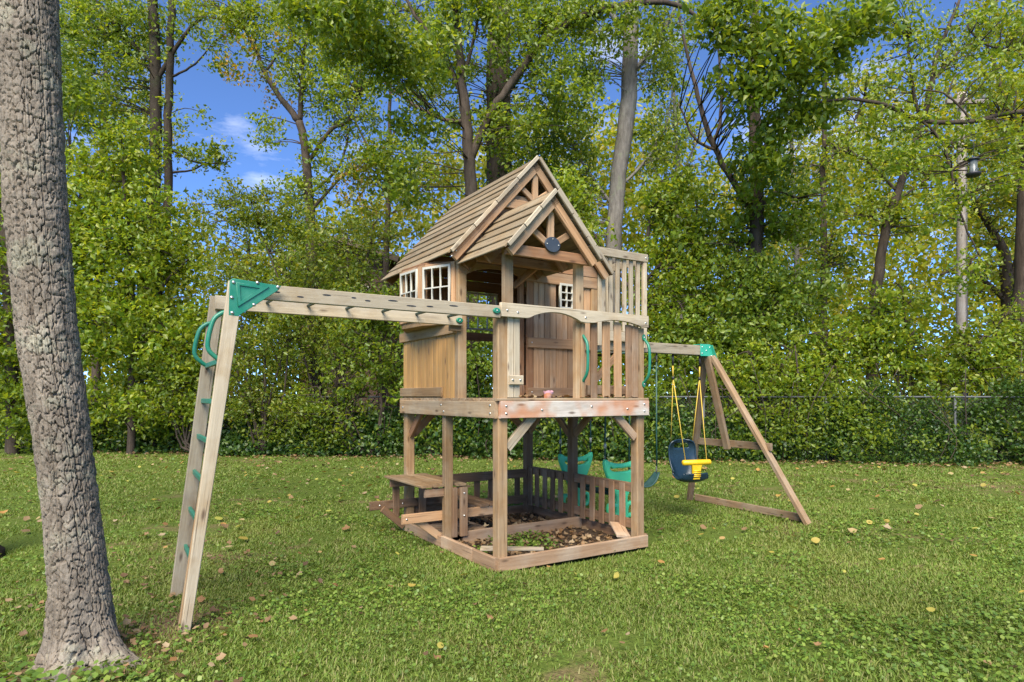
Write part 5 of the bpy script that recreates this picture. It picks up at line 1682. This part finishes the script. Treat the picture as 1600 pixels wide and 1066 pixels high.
def far_wood():
    pts = []
    for px in range(-220, 1840, 12):
        d = random.uniform(25, 36)
        top = np.interp(px, [-200, 200, 280, 450, 560, 640, 760, 1040, 1100, 1230, 1300, 1480, 1800], [150, 250, 340, 330, 290, 230, 150, 150, 230, 200, 120, 90, 60]) + random.uniform(-30, 40)
        bot = 700
        n = int((bot - top) / 8)
        for _ in range(n):
            py = top + (bot - top) * random.random() ** 0.75
            pts.append(clump_points(P(px + random.uniform(-24, 24), py, d + random.uniform(-3, 3)), random.uniform(0.6, 1.1), 14, 0.75))
    for px in list(range(-1500, -220, 30)) + list(range(1840, 3100, 30)):
        d = random.uniform(22, 32)
        for _ in range(26):
            py = 120 + 560 * random.random() ** 0.8
            pts.append(clump_points(P(px + random.uniform(-30, 30), py, d + random.uniform(-3, 3)), random.uniform(0.8, 1.3), 14, 0.75))
    c = np.concatenate(pts)
    c = c[c[:, 2] > 0.05]
    V, T = leaves_arrays(c, 0.29, up=0.5)
    o = place('far_woods', mesh_np('leaves', V, T), M['lf_yel'])
    tag(o, 'sunlit yellow-green woods far behind the fence', 'woods', kind='stuff')


far_wood()


# ------------------------------------------------------------------ chain-link fence
def fence():
    root = empty('chain_link_fence', (0, float(hedge_line(0)) + 0.1, 0))
    tag(root, 'grey chain-link boundary fence half hidden in ivy and shrubs', 'fence')
    inv = Matrix.Translation(-root.location)
    def loc(p): return Vector(p) - root.location
    H = 1.32
    xs = np.arange(-18.7, 18.8, 2.55)
    for x in xs:
        y = float(hedge_line(x)) + 0.12
        tube('fence_post', root, [loc((x, y, 0)), loc((x, y, H + 0.05))], 0.027, M['galv'], 8)
    rp = [loc((x, float(hedge_line(x)) + 0.12, H + 0.075)) for x in xs]
    tube('top_rail', root, rp, 0.020, M['galv'], 8)
    tl = []
    s = 0.075
    x = -13.6
    while x < 13.4:
        for sg in (1, -1):
            xa, xb = (x, x + H) if sg > 0 else (x + H, x)
            if max(xa, xb) < 13.6:
                tl.append(([loc((xa, float(hedge_line(xa)) + 0.15, 0.03)), loc((xb, float(hedge_line(xb)) + 0.15, H + 0.03))], 0.0022, 3))
        x += s
    w = place('wire_mesh', tubes_mesh(tl, False), M['galv'], root)
    w['kind'] = 'stuff'


fence()


# ------------------------------------------------------------------ utility pole and bird feeder
def pole():
    d = 15.5
    p = P(1503, 620, d)
    root = empty('utility_pole', (p.x, p.y, 0))
    tag(root, 'weathered grey wooden utility pole standing among the right-hand trees', 'utility pole')
    z1 = P(1507, 145, d).z
    me = tubes_mesh([([(0, 0, z) for z in np.linspace(-0.1, z1, 14)], list(np.linspace(0.135, 0.100, 14)), 14)])
    # grain runs along X in the wood material: turn the mesh so its local X is up
    rot = Matrix.Rotation(R(-90), 4, 'Y')
    me.transform(rot.inverted())
    place('shaft', me, M['pole'], root, rot)
    board('cross_arm', root, (-0.5, -0.17, z1 - 0.3), (0.5, -0.17, z1 - 0.3), 0.10, 0.08, Zv, M['pole'])
    for x in (-0.4, 0.4):
        tube('insulator', root, [(x, -0.17, z1 - 0.25), (x, -0.17, z1 - 0.20), (x, -0.17, z1 - 0.12)], [0.03, 0.045, 0.025], M['galv'], 8)
    place('ground_wire', tubes_mesh([([(0.02, -0.165, 0), (0.02, -0.15, z1 * 0.5), (0.02, -0.135, z1 - 0.4)], 0.008, 5)]), M['dark'], root)


pole()


def feeder():
    d = 12.3
    p = P(1521, 276, d)
    root = empty('bird_feeder', p)
    root.scale = (0.78, 0.78, 0.78)
    tag(root, 'grey tube bird feeder with dark tray hanging beside the utility pole', 'bird feeder')
    def lathe(name, prof, mat, parent, sides=16):
        V = []
        for (r, z) in prof:
            for k in range(sides):
                a = 2 * math.pi * k / sides
                V.append((r * math.cos(a), r * math.sin(a), z))
        Q = [(i * sides + k, i * sides + (k + 1) % sides, (i + 1) * sides + (k + 1) % sides, (i + 1) * sides + k) for i in range(len(prof) - 1) for k in range(sides)]
        return place(name, mesh_np(name, V, None, Q, True), mat, parent)
    lathe('tray', [(0.001, 0), (0.13, 0.0), (0.165, 0.05), (0.17, 0.085), (0.16, 0.085), (0.13, 0.03), (0.001, 0.03)], M['dark'], root)
    lathe('tube', [(0.085, 0.03), (0.085, 0.42), (0.001, 0.42)], M['glassy'], root)
    lathe('cap', [(0.10, 0.40), (0.135, 0.41), (0.12, 0.45), (0.05, 0.475), (0.001, 0.48)], M['dark'], root)
    tube('hanger', root, [(0, 0, 0.47), (0.01, 0, 0.8), (0.02, 0.1, 1.12)], 0.006, M['dark'], 6)
    for a in (0.4, 2.5, 4.6):
        tube('perch', root, [(0.08 * math.cos(a), 0.08 * math.sin(a), 0.15), (0.14 * math.cos(a), 0.14 * math.sin(a), 0.15)], 0.006, M['dark'], 6)


feeder()


# ------------------------------------------------------------------ brick house far behind the shrubs
def house():
    d = 24.0
    c = P(622, 405, d)                     # right-hand eave end of the gable
    root = empty('brick_house', (c.x, d, 0))
    tag(root, 'brown gabled brick house just showing over shrubs left of the playhouse roof', 'house')
    m, nt, out = new_mat('house_brick')
    n = N(nt)
    tc = n.add('ShaderNodeTexCoord')
    bt = n.add('ShaderNodeTexBrick'); bt.inputs['Scale'].default_value = 4.5
    bt.inputs['Color1'].default_value = (0.13, 0.065, 0.042, 1); bt.inputs['Color2'].default_value = (0.18, 0.095, 0.06, 1); bt.inputs['Mortar'].default_value = (0.20, 0.17, 0.14, 1)
    n.link(tc.outputs['Object'], bt.inputs['Vector'])
    b = n.add('ShaderNodeBsdfPrincipled'); b.inputs['Roughness'].default_value = 0.9
    n.link(bt.outputs['Color'], b.inputs['Base Color']); n.link(b.outputs[0], out.inputs['Surface'])
    ez = c.z
    w, pitch = 4.4, 0.36
    wx0, wx1 = -w + 0.5, -0.45
    pk = ez + (w / 2) * pitch
    # walls: gable front with a real depth
    gpts = [(wx0, 0.0), (wx1, 0.0), (wx1, ez - 0.05 + 0.45 * pitch), ((wx0 + wx1) / 2, pk - 0.12), (wx0, ez - 0.05 + 0.45 * pitch)]
    me = shape2d([gpts], 8.0, 0.01)
    place('wall', me, m, root, frame((0, 4.5, 0), Uv, Zv))
    for s in (0, 1):
        x0, x1 = (-w / 2, 0.05) if s else (-w / 2, -w - 0.05)
        r_ = board('roof', root, ((x0 + x1) / 2, -0.2, (pk + ez) / 2), ((x0 + x1) / 2, 9.0, (pk + ez) / 2), math.hypot(w / 2 + 0.05, pk - ez), 0.14, Vector((x1 - x0, 0, ez - pk)), M['shingle'])
        board('bargeboard', r_, (x0, -0.23, pk - 0.06), (x1, -0.23, ez - 0.06), 0.20, 0.05, Zv, M['trim'])
    wf = place('window', shape2d([[(-0.6, -0.7), (0.6, -0.7), (0.6, 0.7), (-0.6, 0.7)], [(-0.5, -0.6), (-0.5, 0.6), (0.5, 0.6), (0.5, -0.6)]], 0.06), M['white'], root, frame((-1.8, 0.47, ez - 1.6), Uv, Zv))
    place('pane', shape2d([[(-0.5, -0.6), (0.5, -0.6), (0.5, 0.6), (-0.5, 0.6)]], 0.02), M['plaque'], wf, frame((-1.8, 0.475, ez - 1.6), Uv, Zv))


house()
